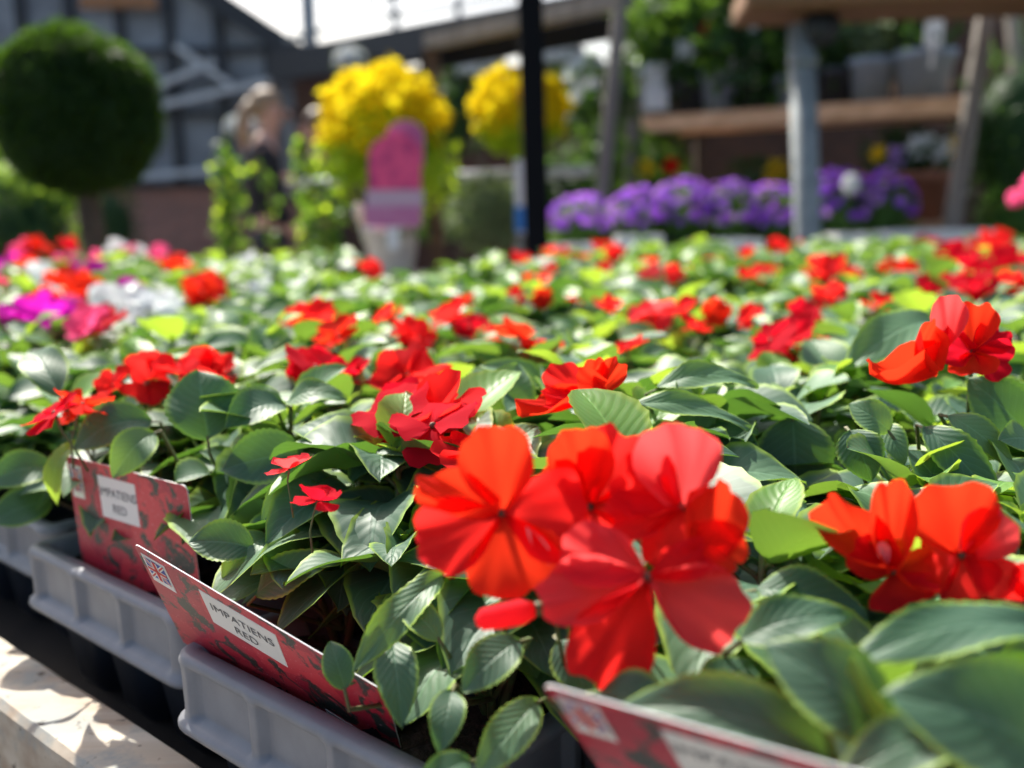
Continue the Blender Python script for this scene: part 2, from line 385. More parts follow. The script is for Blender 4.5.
def plant_mesh(seed, hero=False):
    r = random.Random(seed); mb = MB()
    nst = r.choice((3, 3, 4))
    for st in range(nst):
        a = 2*pi*st/nst+r.uniform(-.5, .5); rad = r.uniform(.010, .026) if st else .004
        top = Vector((rad*cos(a)*1.3, rad*sin(a)*1.3, r.uniform(.060, .100)))
        bx = Vector((.004*cos(a), .004*sin(a), 0)); mid = (bx+top)/2+Vector((cos(a), sin(a), 0))*.006
        mb.mi = 3; mb.tube([bx, mid, top], [.0032, .0026, .0016], 6)
        nl = r.choice((7, 8, 8)); g = r.uniform(0, 6.28)
        for k in range(nl):
            q = k/(nl-1)                       # 0 low big .. 1 top small
            az = g+k*2.4+r.uniform(-.25, .25)
            h = top.z*(.50+.50*q); cen = bx.lerp(top, .45+.55*q); cen.z = h
            d = Vector((cos(az), sin(az), 0))
            pet = .016*(1-q)+.004
            ln = (.067-.026*q**2)*r.uniform(.85, 1.15)
            el = r.uniform(-.25, .25)+.55*q**2
            b0 = cen+d*pet+UP*(pet*.7)
            dd = (d*cos(el)+UP*sin(el)).normalized()
            tip = b0+dd*ln
            nn = (UP*1.0-d*sin(el)*.6+rv(r)*.42)
            mb.mi = 3; mb.tube([cen, cen.lerp(b0, .6)+UP*.001, b0+dd*.002], [.0016, .0013, .0011], 5, False)
            mb.mi = 2 if q > .86 and r.random() < .35 else (1 if r.random() < .35 else 0)
            mb.blade(b0, tip, nn, ln*r.uniform(.66, .80), arch=r.uniform(.06, .16), fold=r.uniform(.1, .5), droop=r.uniform(.0, .25), wave=r.uniform(.01, .04), ph=r.uniform(0, 6))
        # tiny unfolding leaves at the tip
        for k in range(3):
            az = g+k*2.1; d = Vector((cos(az), sin(az), 1.1)).normalized()
            mb.mi = 2; mb.blade(top, top+d*.014, Vector((-cos(az), -sin(az), .6)), .006, nt=6, ns=2, fold=.6)
    return mb.mesh('impatiens_plant', [M_leaf, M_leaf2, M_young, M_stem])
PLANTS = [plant_mesh(100+i) for i in range(10)]

def flower_mesh(seed, colour, side=False):
    r = random.Random(seed); mb = MB(); n = 5
    up = Vector((0, 0, 1))
    for k in range(n):
        a = 2*pi*k/n+r.uniform(-.12, .12); ln = .0225*r.uniform(.88, 1.1)
        lift = r.uniform(-.3, .6)
        d = Vector((cos(a)*cos(lift), sin(a)*cos(lift), sin(lift)))
        nn = Vector((-cos(a)*sin(lift), -sin(a)*sin(lift), cos(lift)))
        b = d*.0012+up*(.0004*k)
        mb.petal(b, b+d*ln, nn, ln*r.uniform(1.2, 1.42), cup=r.uniform(-.12, .3), ruffle=r.uniform(.03, .09), ph=r.uniform(0, 6), notch=r.uniform(.08, .18), nr=5, na=10)
    mb.mi = 1; mb.blob((0, 0, .001), .0019, 5)
    mb.mi = 2; mb.tube([(0, 0, 0), (.003, .002, -.012), (.002, .004, -.030), (0, 0, -.05)], [.0012, .0009, .0009, .0011], 5)
    return mb.mesh('flower', [PET[colour], M_core, M_stem])
FL = {c: [flower_mesh(50+i*7+len(c), c) for i in range(5)] for c in ('red', 'crimson', 'orange', 'coral', 'pink', 'magenta', 'white')}

def ordinal(i): return ['front', 'second', 'third', 'fourth', 'fifth', 'sixth', 'seventh', 'eighth', 'ninth', 'tenth', 'eleventh', 'twelfth', 'thirteenth', 'fourteenth', 'fifteenth', 'sixteenth', 'seventeenth', 'eighteenth', 'nineteenth', 'twentieth'][i]
packs = []          # dict(root, M, plants)
ROTZ = -BA          # local x -> -u, local y -> v
def inside_bed(p):
    lim = 2.15 if p.x < -.30*p.y+.15 and p.x < .1 else 3.0
    if p.x < -.02: lim = 2.2+max(0, (p.x+.5))*.3
    else: lim = 2.32
    q = pxof(Vector((p.x, p.y, .9)))[0] if p.y > .2 else 0
    if 285 < q < 450: lim = 1.62
    elif 450 <= q < 545: lim = 1.85
    return p.y < lim
R0 = Matrix.Rotation(ROTZ, 4, 'Z')
used = []
slots = []
for row in range(14):
    for col in range(-14, 18):
        v0 = .252 if row else .252
        u = .556+.2115*(col)
        if row: u += .03*((row*7) % 3-1)
        vc = .252+TD/2+.298*row
        if row == 0 and col == -1: vc = .231+TD/2; u = .556-.218
        if row == 0 and col == -2: vc = .236+TD/2; u = .105
        if row == 0 and col == 1: vc = .275+TD/2
        c = uvz(u, vc, DECK)
        if c.y < .05: continue
        x, y = pxof(c+UP*.18)
        halfw = .16*F/max(.2, c.y)
        if x < -halfw or x > 1024+halfw: continue
        if y > 1150 and row > 0: continue
        if c.y < .16: continue
        if not inside_bed(c): continue
        slots.append((row, col, c))
rows = {}
for s_ in slots: rows.setdefault(s_[0], []).append(s_)
for row, lst in rows.items():
    lst.sort(key=lambda s_: -s_[1])
    for idx, (row_, col, c) in enumerate(lst):
        root = thing('impatiens_pack', c, 'x', 'bedding plants', 'packs of impatiens on the bench'); root.rotation_euler = (0, 0, ROTZ)
        Mx = Matrix.Translation(c) @ R0
        link('tray', TRAY, root); link('cells', CELLS, root); link('compost', SOIL, root)
        pl = []
        for i in range(3):
            for j in range(4):
                o = link('impatiens_plant', RND.choice(PLANTS), root)
                fr = row == 0 and j == 0
                loc = Vector(((i-1)*.058+RND.uniform(-.006, .006), (j-1.5)*.066+RND.uniform(-.006, .006)+(.010 if fr else 0), .080))
                rz = RND.uniform(0, 6.28); sc = RND.uniform(.88, 1.12)
                if fr: sc *= .86
                if row == 0 and col in (0, -1) and j == 0: loc.y += .022; sc *= .9
                o.location = loc; o.rotation_euler = (0, 0, rz); o.scale = (sc, sc, sc)
                pl.append((o, Mx @ (Matrix.Translation(loc) @ Matrix.Rotation(rz, 4, 'Z') @ Matrix.Scale(sc, 4))))
        packs.append(dict(root=root, M=Mx, plants=pl, row=row, idx=idx, n=len(lst), c=c, fl=[]))
ALLP = [(o, M_, pk) for pk in packs for o, M_ in pk['plants']]
def near_plant(p):
    return min(ALLP, key=lambda t: (t[1].translation.xy-p.xy).length)
def child_world(name, mesh, W, p=None):
    """sub-part of the plant that stands nearest to world matrix W"""
    o, M_, pk = near_plant(p or W.translation)
    ob = link(name, mesh, o); ob.matrix_basis = M_.inverted() @ W
    return ob, pk
def basis(z, roll, s, pos):
    z = z.normalized(); x = z.orthogonal().normalized(); y = z.cross(x)
    m = Matrix((x, y, z)).transposed().to_4x4()
    return Matrix.Translation(pos) @ m @ Matrix.Rotation(roll, 4, 'Z') @ Matrix.Scale(s, 4)
CAM = Vector((0, 0, CAMZ))
frnd = random.Random(21)
def flower_at(px, py, col, k=1, tilt=.5, z=.914, spread=0, sc=1.0):
    """k blossoms whose head shows at this spot above the canopy"""
    for i in range(k):
        qx = px+frnd.uniform(-1, 1)*spread; qy = py+frnd.uniform(-.5, .5)*spread
        zz = z+frnd.uniform(-.006, .008)
        p = atz(qx, qy, zz)
        if p.y > 2.4 or p.y < 0: 
            p = P(qx, max(qy, 246), 2.3)
        back = (CAM-p).normalized()
        n = (UP*(1-tilt)+back*tilt+rv(frnd)*.45)
        c = col if isinstance(col, str) else frnd.choice(col)
        ob, pk = child_world('flower', frnd.choice(FL[c]), basis(n, frnd.uniform(0, 6), sc*frnd.uniform(.85, 1.12), p))
        pk['fl'].append(c)
RO_ = ('red', 'orange'); RC = ('red', 'crimson')
F_LIST = [
 # x, y, colour, count, spread, scale
 (310, 322, 'red', 3, 12, 1), (325, 372, 'crimson', 3, 12, 1), (338, 338, 'orange', 1, 3, 1), (365, 270, 'red', 2, 6, 1),
 (405, 374, 'red', 1, 5, 1), (435, 384, 'orange', 2, 10, 1), (415, 335, 'red', 2, 8, .9), (392, 318, 'red', 1, 5, .9), (452, 318, 'red', 2, 10, .9),
 (472, 330, 'crimson', 1, 6, .9), (512, 336, 'orange', 2, 8, 1.1), (541, 344, 'orange', 1, 3, .8), (463, 300, 'orange', 1, 3, .7),
 (400, 412, 'crimson', 2, 8, 1), (448, 420, 'red', 3, 14, 1.05), (425, 428, 'crimson', 2, 10, 1),
 (606, 306, 'red', 2, 6, .8), (655, 322, 'coral', 3, 14, 1.05), (680, 312, 'red', 1, 3, .8), (715, 315, 'orange', 1, 6, .8), (750, 318, 'red', 1, 4, .7),
 (542, 300, 'orange', 1, 2, .7), (540, 285, 'red', 1, 4, .8), (520, 298, 'red', 1, 4, .7),
 (775, 345, 'crimson', 3, 14, 1.05), (820, 338, 'coral', 1, 5, .9), (800, 316, 'crimson', 2, 8, .8),
 (830, 298, 'red', 2, 7, .9), (876, 306, 'red', 1, 3, .9), (820, 275, 'red', 2, 10, 1), (846, 272, 'red', 2, 8, 1), (897, 274, 'orange', 3, 9, 1),
 (808, 274, 'red', 1, 5, 1), (752, 278, 'red', 1, 4, .9), (770, 272, 'red', 1, 3, .8),
 (925, 240, 'crimson', 3, 10, 1.2), (785, 250, 'red', 3, 10, 1.1), (750, 256, 'red', 1, 5, .9), (690, 238, 'red', 1, 4, .7),
 (955, 258, 'crimson', 6, 16, 1.2), (985, 250, 'red', 6, 16, 1.2), (1005, 262, 'crimson', 4, 12, 1.2), (970, 272, 'crimson', 4, 16, 1.1), (945, 285, 'crimson', 3, 12, 1), (1010, 285, 'red', 3, 8, 1), (975, 290, 'crimson', 2, 8, 1),
 (575, 300, 'orange', 1, 3, .6), (606, 272, 'red', 1, 4, .8), (600, 246, 'red', 2, 5, .9), (548, 254, 'red', 2, 4, .9), (520, 262, 'red', 2, 5, .9), (548, 272, 'red', 1, 3, .8), (528, 283, 'red', 1, 4, .7),
 (655, 276, 'coral', 2, 8, .8), (672, 278, 'red', 1, 4, .7), (608, 258, 'red', 2, 8, .9), (575, 258, 'red', 2, 8, .9), (652, 262, 'red', 1, 4, .8), (700, 270, 'red', 1, 4, .8), (715, 262, 'red', 1, 4, .7),
 (150, 380, 'red', 2, 8, .8), (176, 376, 'red', 1, 3, .8), (208, 372, 'red', 3, 12, .9), (86, 405, 'orange', 2, 4, .75), (52, 412, 'crimson', 1, 4, .75), (110, 385, 'red', 1, 4, .6),
 (289, 470, 'coral', 1, 2, .45), (315, 503, 'crimson', 1, 3, .55), (345, 380, 'crimson', 2, 6, .9),
 (625, 350, 'red', 1, 4, .7), (700, 330, 'red', 1, 4, .6), (470, 460, 'red', 1, 4, .9), (885, 340, 'red', 1, 4, .6),
 # the mixed packs on the far left
 (35, 265, 'orange', 4, 10, 1.2), (60, 285, 'orange', 4, 12, 1.2), (45, 280, 'white', 1, 3, 1.3), (58, 300, 'white', 1, 3, 1.2), (25, 316, 'magenta', 5, 16, 1.2), (50, 300, 'orange', 3, 12, 1.1),
 (55, 318, 'magenta', 3, 10, 1.1), (85, 322, 'pink', 4, 14, 1.1), (95, 320, 'crimson', 3, 9, 1), (100, 262, 'pink', 3, 10, 1.1), (90, 270, 'magenta', 3, 10, 1.1), (72, 262, 'pink', 2, 8, 1.1),
 (8, 268, 'magenta', 4, 10, 1.2), (12, 280, 'pink', 2, 10, 1.1), (110, 306, 'white', 4, 12, 1.2), (128, 292, 'magenta', 2, 6, 1.2), (150, 306, 'white', 3, 10, 1.2), (168, 308, 'white', 2, 8, 1.1),
 (165, 258, 'pink', 3, 8, 1.1), (175, 265, 'orange', 5, 10, 1.15), (195, 292, 'orange', 3, 10, 1.1), (212, 288, 'red', 2, 6, 1.1), (155, 255, 'pink', 2, 6, 1.1), (135, 255, 'white', 2, 6, 1.1),
 (38, 242, 'orange', 3, 8, 1.2), (62, 244, 'crimson', 2, 8, 1.2), (15, 250, 'pink', 2, 10, 1.1), (82, 285, 'orange', 2, 8, 1.1), (75, 300, 'orange', 2, 8, 1), (125, 250, 'pink', 1, 4, 1), (115, 245, 'white', 2, 10, 1),
 (262, 282, 'white', 2, 8, .8), (300, 282, 'white', 1, 5, .8), (245, 262, 'white', 1, 3, 1),
]
for (x, y, c, k, sp, sc) in F_LIST:
    far = y < 300 or x < 240 and y < 335
    flower_at(x, y, c, k if far else max(1, round(k*.85)), .30, spread=sp, sc=sc*(.95 if far else .93))
# ------------------------------------------------------------------ the large blossoms and leaves nearest the lens
def hflower(cx, cy, cY, petals, cols, core=True, up=.25, stalk=None):
    c = P(cx, cy, cY); mb = MB(); back = (CAM-c).normalized()
    for q in petals:
        tx, ty, dY, w, ci = q[:5]; kw = q[5] if len(q) > 5 else {}
        kw = dict(kw); b = kw.pop('base', None); nn = kw.pop('n', (0, 0)); side = back.cross(UP).normalized()
        B = P(b[0], b[1], cY+b[2]) if b else c+back*.0006*petals.index(q)
        T = P(tx, ty, cY+dY)
        nrm = back+UP*(up+nn[1])-side*nn[0]
        kw.setdefault('ruffle', .085); mb.mi = ci; mb.petal(B, T, nrm, w/F*(cY+dY/2)*1.08, nr=12, na=26, **kw)
    n = len(cols)
    if core:
        mb.mi = n; mb.blob(c+back*.001, .0016, 6)
        mb.mi = n+1; mb.tube([c, c-back*.012-UP*.008, c-back*.026-UP*.05], [.0016, .0012, .0012], 6)
    W = Matrix.Translation(c)
    ob, pk = child_world('flower', None or mb_mesh(mb, 'flower', [cols_mat(k) for k in cols]+[M_core, M_stem], c), W)
    pk['fl'].append('red'); return ob
def cols_mat(k): return M_pink_streak if k == 'streak' else PET[k]
def mb_mesh(mb, name, mats, c):
    mb.v = [(x-c.x, y-c.y, z-c.z) for x, y, z in mb.v]; return mb.mesh(name, mats)
# front blossom, facing the lens
hflower(648, 577, .300, [
 (592, 680, -.002, 84, 0, dict(cup=.22, ph=1, n=(0, -.3))), (540, 603, .000, 66, 1, dict(cup=.12, ph=2, notch=.04)),
 (562, 543, .008, 66, 1, dict(cup=.05, ph=.5, notch=.05)), (740, 628, -.004, 84, 1, dict(cup=.10, ph=3, notch=.06)),
 (708, 553, .006, 42, 0, dict(cup=.1, ph=4))], ['red', 'coral'])
hflower(502, 513, .318, [
 (492, 424, .004, 70, 1, dict(cup=.18, ph=1, notch=.03)), (414, 492, .000, 46, 1, dict(cup=.2, ph=2, n=(0, .5), notch=.02)),
 (420, 552, -.004, 74, 0, dict(cup=.15, ph=3, notch=.03)), (524, 594, -.008, 96, 1, dict(cup=.15, ph=.3, notch=.05)),
 (584, 522, .002, 92, 0, dict(cup=.12, ph=5, notch=.05)), (546, 560, -.004, 12, 2, dict(cup=.3, base=(526, 526, -.004), notch=0))], ['red', 'orange', 'streak'])
hflower(590, 507, .330, [
 (574, 428, .006, 62, 1, dict(cup=.25, ph=1, notch=.04)), (628, 432, .008, 66, 0, dict(cup=.2, ph=2)), (668, 512, .000, 56, 0, dict(cup=.15, ph=3)),
 (538, 480, .004, 56, 1, dict(cup=.2, ph=4)), (606, 560, .0, 60, 0, dict(cup=.2))], ['red', 'orange'])
hflower(682, 508, .318, [
 (686, 422, .004, 82, 1, dict(cup=.30, ph=.7, notch=.03, n=(-.3, 0))), (618, 470, .008, 70, 0, dict(cup=.1, ph=1.7)),
 (716, 482, -.004, 62, 2, dict(cup=.1, ph=2.5, base=(704, 575, -.010), notch=0, n=(.5, 0))), (735, 572, -.012, 50, 2, dict(cup=.2, base=(690, 520, -.004), n=(.6, .0))),
 (668, 572, -.006, 60, 0, dict(cup=.2, ph=3)), (606, 520, .002, 54, 0, dict(cup=.1))], ['red', 'coral', 'orange'])
# closed bud beside them
mb = MB(); b0 = P(537, 609, .308); b1 = P(476, 621, .303)
mb.tube([b0, b0.lerp(b1, .25), b0.lerp(b1, .6), b0.lerp(b1, .9), b1], [.0022, .0042, .0040, .0035, .0014], 12)
mb.mi = 1; mb.tube([b0+(b0-b1)*.12, b0.lerp(b1, .08)], [.0025, .0026], 8); mb.tube([b0+(b0-b1)*.1, b0+Vector((.006, .012, -.006)), b0+Vector((.010, .03, -.035))], .0008, 6)
c0 = b0.copy(); child_world('flower_bud', mb_mesh(mb, 'flower_bud', [PET['coral'], M_stem], c0), Matrix.Translation(c0))
# right hand pair
hflower(893, 572, .330, [
 (811, 506, .004, 54, 1, dict(cup=.15, ph=1, notch=.03, n=(.2, .3))), (893, 476, .004, 42, 1, dict(cup=.3, ph=2, notch=.02)),
 (943, 578, -.006, 50, 1, dict(cup=.25, ph=3, n=(-.4, .5))), (912, 608, -.010, 70, 0, dict(cup=.1, ph=4)), (881, 540, -.004, 12, 2, dict(cup=.3, base=(886, 562, -.004), notch=0)), (846, 548, .0, 44, 0, dict(cup=.2))], ['red', 'orange', 'streak'])  # the narrow streak petal is a pale highlight put into colour and shape
hflower(962, 556, .328, [
 (946, 481, .004, 84, 0, dict(cup=.15, ph=1, notch=.05)), (1013, 520, -.004, 52, 1, dict(cup=.25, ph=2, notch=.03)),
 (990, 604, -.008, 80, 2, dict(cup=.1, ph=3, notch=.03)), (922, 560, .006, 70, 2, dict(cup=.1, ph=4)), (1002, 566, -.004, 58, 2, dict(cup=.1))], ['orange', 'coral', 'red'])
hflower(1035, 605, .32, [(1000, 590, 0, 40, 0), (1030, 560, 0, 40, 0), (1070, 590, 0, 50, 0), (1020, 640, 0, 50, 0)], ['red'])
# middle distance, sharp
hflower(592, 398, .520, [
 (516, 413, -.012, 34, 1, dict(cup=.1, ph=1, n=(0, 2.5), notch=.02)), (548, 372, .012, 34, 0, dict(cup=.15, ph=2, notch=.03)), (574, 392, -.016, 44, 1, dict(cup=.2, base=(606, 388, -.006), notch=.05)),
 (597, 361, .006, 24, 1, dict(cup=.3, notch=.02)), (622, 364, .004, 28, 1, dict(cup=.3, ph=2)), (540, 404, -.008, 34, 0, dict(n=(0, 1.2))), (612, 412, -.008, 24, 0, dict(cup=.2))], ['red', 'orange'])
hflower(938, 372, .520, [
 (864, 391, -.012, 24, 1, dict(cup=.35, ph=1, n=(0, 1.6), notch=.02)), (914, 322, .0, 24, 1, dict(cup=.5, ph=2, n=(.7, 0), base=(924, 374, -.004), notch=.02)), (900, 380, -.006, 18, 1, dict(cup=.3, n=(0, 1)))], ['red', 'orange'], core=False)
hflower(972, 352, .520, [
 (950, 297, .0, 32, 2, dict(cup=.2, ph=2, notch=.02, base=(948, 348, -.006))), (978, 303, .006, 40, 1, dict(cup=.2, ph=2)), (935, 345, -.006, 40, 0, dict(cup=.15)),
 (1010, 366, -.004, 40, 0, dict(cup=.2)), (975, 378, -.010, 44, 1, dict(cup=.2)), (1004, 332, .004, 34, 0, dict(cup=.15))], ['crimson', 'orange', 'coral'])

SPR = {}
def hleaf(bx, by, bY, tx, ty, tY, w, mi=0, n=(0, 0), rnd=None, up=.6, **kw):
    if bY > .39: bY *= 1.06; tY *= 1.06
    B = P(bx, by, bY); T = P(tx, ty, tY); back = (CAM-(B+T)/2).normalized(); side = Vector((1, 0, 0))
    nrm = back+UP*(up+n[1])+side*n[0]
    root = B+V*.035-UP*.05; o, M_, pk = near_plant(root)
    d = SPR.setdefault(o.as_pointer(), [o, M_, MB()]); mb = d[2]
    foot = M_.translation+Vector((0, 0, .01))
    mid = B.lerp(foot, .35)-back*.010-UP*.004
    mb.mi = 3; mb.tube([B+(T-B)*.06, B+(B-T).normalized()*.005-UP*.003, mid, foot], [.0008, .0010, .0011, .0014], 6, False)
    mb.mi = mi; mb.blade(B, T, nrm, w/F*(bY+tY)/2*1.02, nt=26, ns=5, serr=.028, **kw)
H = hleaf
H(793, 417, .500, 797, 499, .485, 78, 0, up=.1, arch=.04, fold=.05, droop=0)
H(208, 440, .520, 198, 370, .545, 74, 0, up=.1, arch=.05, fold=.15, droop=0)
H(284, 404, .535, 226, 424, .510, 50, 0, up=1.2, arch=.15, fold=.3)
H(286, 404, .535, 346, 395, .530, 34, 1, up=1.2, arch=.2)
H(282, 402, .535, 234, 396, .545, 28, 1, up=.8)
H(304, 452, .500, 221, 468, .490, 58, 0, up=.3, arch=.1, fold=.25)
H(312, 482, .475, 262, 519, .455, 42, 1, up=.6, arch=.15, fold=.1)
H(254, 548, .440, 188, 540, .435, 48, 0, up=.5, arch=.12, fold=.25)
H(404, 474, .480, 338, 466, .475, 42, 0, up=.5, arch=.15, fold=.35)
H(408, 462, .500, 360, 434, .505, 36, 1, up=.6, arch=.1)
H(408, 480, .480, 430, 438, .490, 30, 0, up=.3)
H(268, 536, .450, 222, 578, .430, 40, 1, up=.8, arch=.2, fold=.3)
H(256, 594, .425, 334, 552, .420, 46, 1, up=.7, arch=.10, fold=.1)
H(444, 574, .385, 352, 668, .350, 40, 1, up=.6, arch=.12, fold=.25, wave=.05)
H(392, 640, .365, 402, 722, .335, 48, 0, up=.3, arch=.1)
H(538, 700, .325, 478, 772, .300, 50, 1, up=.4, arch=.05)
H(470, 760, .305, 415, 790, .29, 40, 0, up=.4)
H(452, 690, .33, 440, 750, .31, 40, 0, up=.3)
H(888, 735, .250, 768, 642, .262, 96, 0, up=.5, arch=.16, fold=.2)
H(1075, 770, .232, 896, 690, .232, 150, 0, up=.5, arch=.16, fold=.15)
H(838, 760, .255, 618, 700, .268, 84, 0, up=.5, arch=.22, fold=.3)
H(1050, 628, .275, 848, 650, .262, 74, 0, up=1.6, arch=.1, fold=.1)
H(968, 728, .235, 838, 775, .222, 74, 0, up=.9, arch=.1)
H(884, 730, .250, 850, 660, .252, 40, 2, up=.2, n=(-1, 0), arch=.1)
H(756, 588, .340, 868, 612, .320, 60, 0, up=1.0, arch=.1)
H(740, 640, .300, 850, 610, .295, 60, 0, up=1.0, arch=.12)
H(806, 503, .405, 740, 550, .385, 46, 1, up=.5, arch=.1, fold=.2)
H(746, 480, .430, 722, 525, .410, 46, 0, up=.2)
H(850, 430, .455, 872, 480, .440, 48, 0, up=.4)
H(924, 426, .455, 1004, 508, .420, 44, 0, up=.5, arch=.1, fold=.3)
H(948, 415, .46, 1015, 465, .44, 34, 1, up=.8)
H(1026, 432, .480, 970, 378, .490, 58, 0, up=.3, arch=.12, fold=.15)
H(1030, 442, .45, 1002, 438, .44, 40, 1, up=.5)
H(498, 428, .540, 518, 361, .555, 58, 1, up=.1, arch=.08, fold=.15)
H(938, 322, .62, 846, 362, .58, 54, 1, up=.9, arch=.12)
H(152, 420, .560, 72, 446, .540, 50, 0, up=.7, arch=.22, fold=.25)
H(154, 432, .530, 112, 476, .51, 42, 1, up=.6, arch=.2)
H(76, 440, .560, 54, 505, .545, 22, 2, up=.3, n=(-.5, 0), arch=.3)
H(54, 468, .58, -14, 482, .56, 44, 0, up=.7, arch=.2)
H(52, 500, .6, -10, 520, .58, 44, 0, up=.6, arch=.1)
H(600, 440, .500, 512, 470, .470, 44, 1, up=1.0, arch=.12)
H(628, 404, .480, 760, 424, .470, 30, 1, up=1.5, arch=.1)
H(655, 388, .50, 760, 380, .50, 34, 1, up=1.2, arch=.15)
H(890, 432, .46, 850, 402, .47, 36, 1, up=.6)
H(880, 424, .47, 905, 462, .45, 30, 1, up=.6)
H(60, 395, .56, 30, 345, .60, 44, 0, up=.3)
H(345, 690, .36, 330, 640, .37, 34, 0, up=.3)
H(520, 640, .335, 462, 690, .32, 52, 0, up=.8, arch=.12)
H(560, 640, .345, 590, 700, .33, 50, 0, up=.7, arch=.12)
H(440, 640, .36, 400, 600, .37, 36, 1, up=.8)
H(700, 700, .29, 760, 660, .30, 54, 0, up=1.0, arch=.1)
H(600, 690, .29, 690, 722, .27, 60, 0, up=.5)
for o, M_, mb in list(SPR.values()):
    inv = M_.inverted(); mb.v = [tuple(inv @ Vector(p)) for p in mb.v]
    link('leaf_sprig', mb.mesh('leaf_sprig', [M_leaf, M_leaf2, M_young, M_stem]), o)
# ------------------------------------------------------------------ pack labels
for pk in packs:
    cnt = {}
    for c in pk['fl']: cnt[c] = cnt.get(c, 0)+1
    mixed = any(c in cnt for c in ('pink', 'magenta', 'white'))
    head = 'mixed coloured' if mixed else ('red' if len(pk['fl']) > 3 else ('sparsely flowering red' if pk['fl'] else 'leafy green'))
    side = 'by the bleached board' if pk['row'] == 0 else f"of the {ordinal(pk['row'])} row from the bleached board"
    end = ordinal(pk['idx']) if pk['idx'] else 'first'
    if pk['row'] == 0: lab = f"{head} impatiens pack touching the bleached board, {end} from the left along it"
    else: lab = f"{head} impatiens pack {end} from left in {ordinal(pk['row'])} row back from bleached board"
    pk['root']['label'] = lab
# ------------------------------------------------------------------ plant labels (all the same print)
M_greyink = flat('grey_ink', (.10, .10, .11), .5)
def slab(mb, pts, t):
    n = len(pts); vs = [(x, y, 0) for x, y in pts]+[(x, y, t) for x, y in pts]
    mb.add(vs, [tuple(reversed(range(n))), tuple(range(n, 2*n))]+[(k, (k+1) % n, n+(k+1) % n, n+k) for k in range(n)])
def rect(x0, y0, x1, y1): return [(x0, y0), (x1, y0), (x1, y1), (x0, y1)]
def text(parent, s, size, loc, mat, ext=0, align='CENTER', name='lettering'):
    cu = bpy.data.curves.new(name, 'FONT'); cu.body = s; cu.size = size; cu.align_x = align; cu.extrude = ext; cu.materials.append(mat)
    tmp = bpy.data.objects.new('tmp', cu); me = bpy.data.meshes.new_from_object(tmp); bpy.data.objects.remove(tmp)
    me.materials.clear(); me.materials.append(mat)
    o = link(name, me, parent); o.location = loc; return o
def plant_label(TL, TR, BL, label):
    w = (TR-TL).length; h = .087
    x = (TR-TL).normalized(); y = (TL-BL); y = (y-x*y.dot(x)).normalized(); z = x.cross(y)
    root = thing('plant_label', BL, label, 'plant label', 'printed labels on the trays')
    root.matrix_basis = Matrix.Translation(TL-y*h) @ Matrix((x, y, z)).transposed().to_4x4()
    r = .004; pts = []
    for cx, cy, a0 in ((w-r, h-r, 0), (r, h-r, 90)):
        pts += [(cx+r*cos(radians(a0+k*15)), cy+r*sin(radians(a0+k*15))) for k in range(7)]
    pts += [(0, .004), (w*.26, .004), (w*.27, -.012), (w*.55, -.012), (w*.56, .004), (w, .004)]
    mb = MB(); slab(mb, pts, .0006); mb.mi = 0
    n = len(pts); mb.m = [0, 0]+[1]*n            # print on the faces, white plastic at the cut edge
    card = mb.build('card', [M_card, M_white], root, smooth=False)
    def st(x0, y0, x1, y1, nm='sticker', m=None):
        b = MB(); slab(b, rect(w*x0, h*(1-y1), w*x1, h*(1-y0)), .0002); o = b.build(nm, m or M_paper, root, smooth=False); o.location = (0, 0, .0006); return o
    s1 = st(.27, .085, .585, .385); s1['label'] = 'white name panel'
    cx = w*.43; text(s1, 'IMPATIENS', h*.092, (cx, h*.775, .0004), M_greyink); text(s1, 'RED', h*.092, (cx, h*.665, .0004), M_greyink)
    s2 = st(.02, .06, .125, .30, 'flag_panel'); s2['label'] = 'small white panel with flag'
    x0, x1, y0, y1 = w*.03, w*.115, h*.75, h*.92; mx, my = (x0+x1)/2, (y0+y1)/2
    b = MB(); b.mi = 0; slab(b, rect(x0, y0, x1, y1), .0001)
    def strip(mi, ax, ay, bx, by, wd, z):
        b.mi = mi; d = Vector((bx-ax, by-ay)).normalized()*wd/2; p = [(ax+d.y, ay-d.x), (bx+d.y, by-d.x), (bx-d.y, by+d.x), (ax-d.y, ay+d.x)]
        b.add([(q[0], q[1], z) for q in p], [(0, 1, 2, 3)])
    for (ax, ay, bx, by) in ((x0, y0, x1, y1), (x0, y1, x1, y0)): strip(1, ax, ay, bx, by, .0022, .00015); strip(2, ax, ay, bx, by, .0009, .0002)
    for (ax, ay, bx, by) in ((mx, y0, mx, y1), (x0, my, x1, my)): strip(1, ax, ay, bx, by, .0036, .00025); strip(2, ax, ay, bx, by, .0022, .0003)
    fl = b.build('flag_mark', [M_blue, M_paper, M_red], s2, smooth=False); fl.location = (0, 0, .0003)
    s3 = st(.70, .63, .90, .90); s3['label'] = 'white barcode sticker'
    b = MB(); rr = random.Random(4); xx = w*.80
    while xx < w*.885:
        ww = rr.choice((.0003, .0005, .0008)); b.add([(xx, h*.22, 0), (xx+ww, h*.22, 0), (xx+ww, h*.345, 0), (xx, h*.345, 0)], [(0, 1, 2, 3)]); xx += ww+rr.choice((.0004, .0007))
    bc = b.build('barcode', M_ink, s3, smooth=False); bc.location = (0, 0, .0004)
    return root
plant_label(uvz(.603, .266, .880), uvz(.480, .275, .880), uvz(.607, .270, .795), 'upright red plant label with white panel reading IMPATIENS RED, standing in the left grey tray')
plant_label(uvz(.417, .210, .880), uvz(.281, .239, .840), uvz(.433, .247, .810), 'red plant label tipped outward over the tray edge, seen almost edge on')
plant_label(uvz(.163, .194, .900), uvz(.041, .212, .900), uvz(.180, .250, .825), 'blurred red plant label cut by the bottom of the photo under the big blossom')

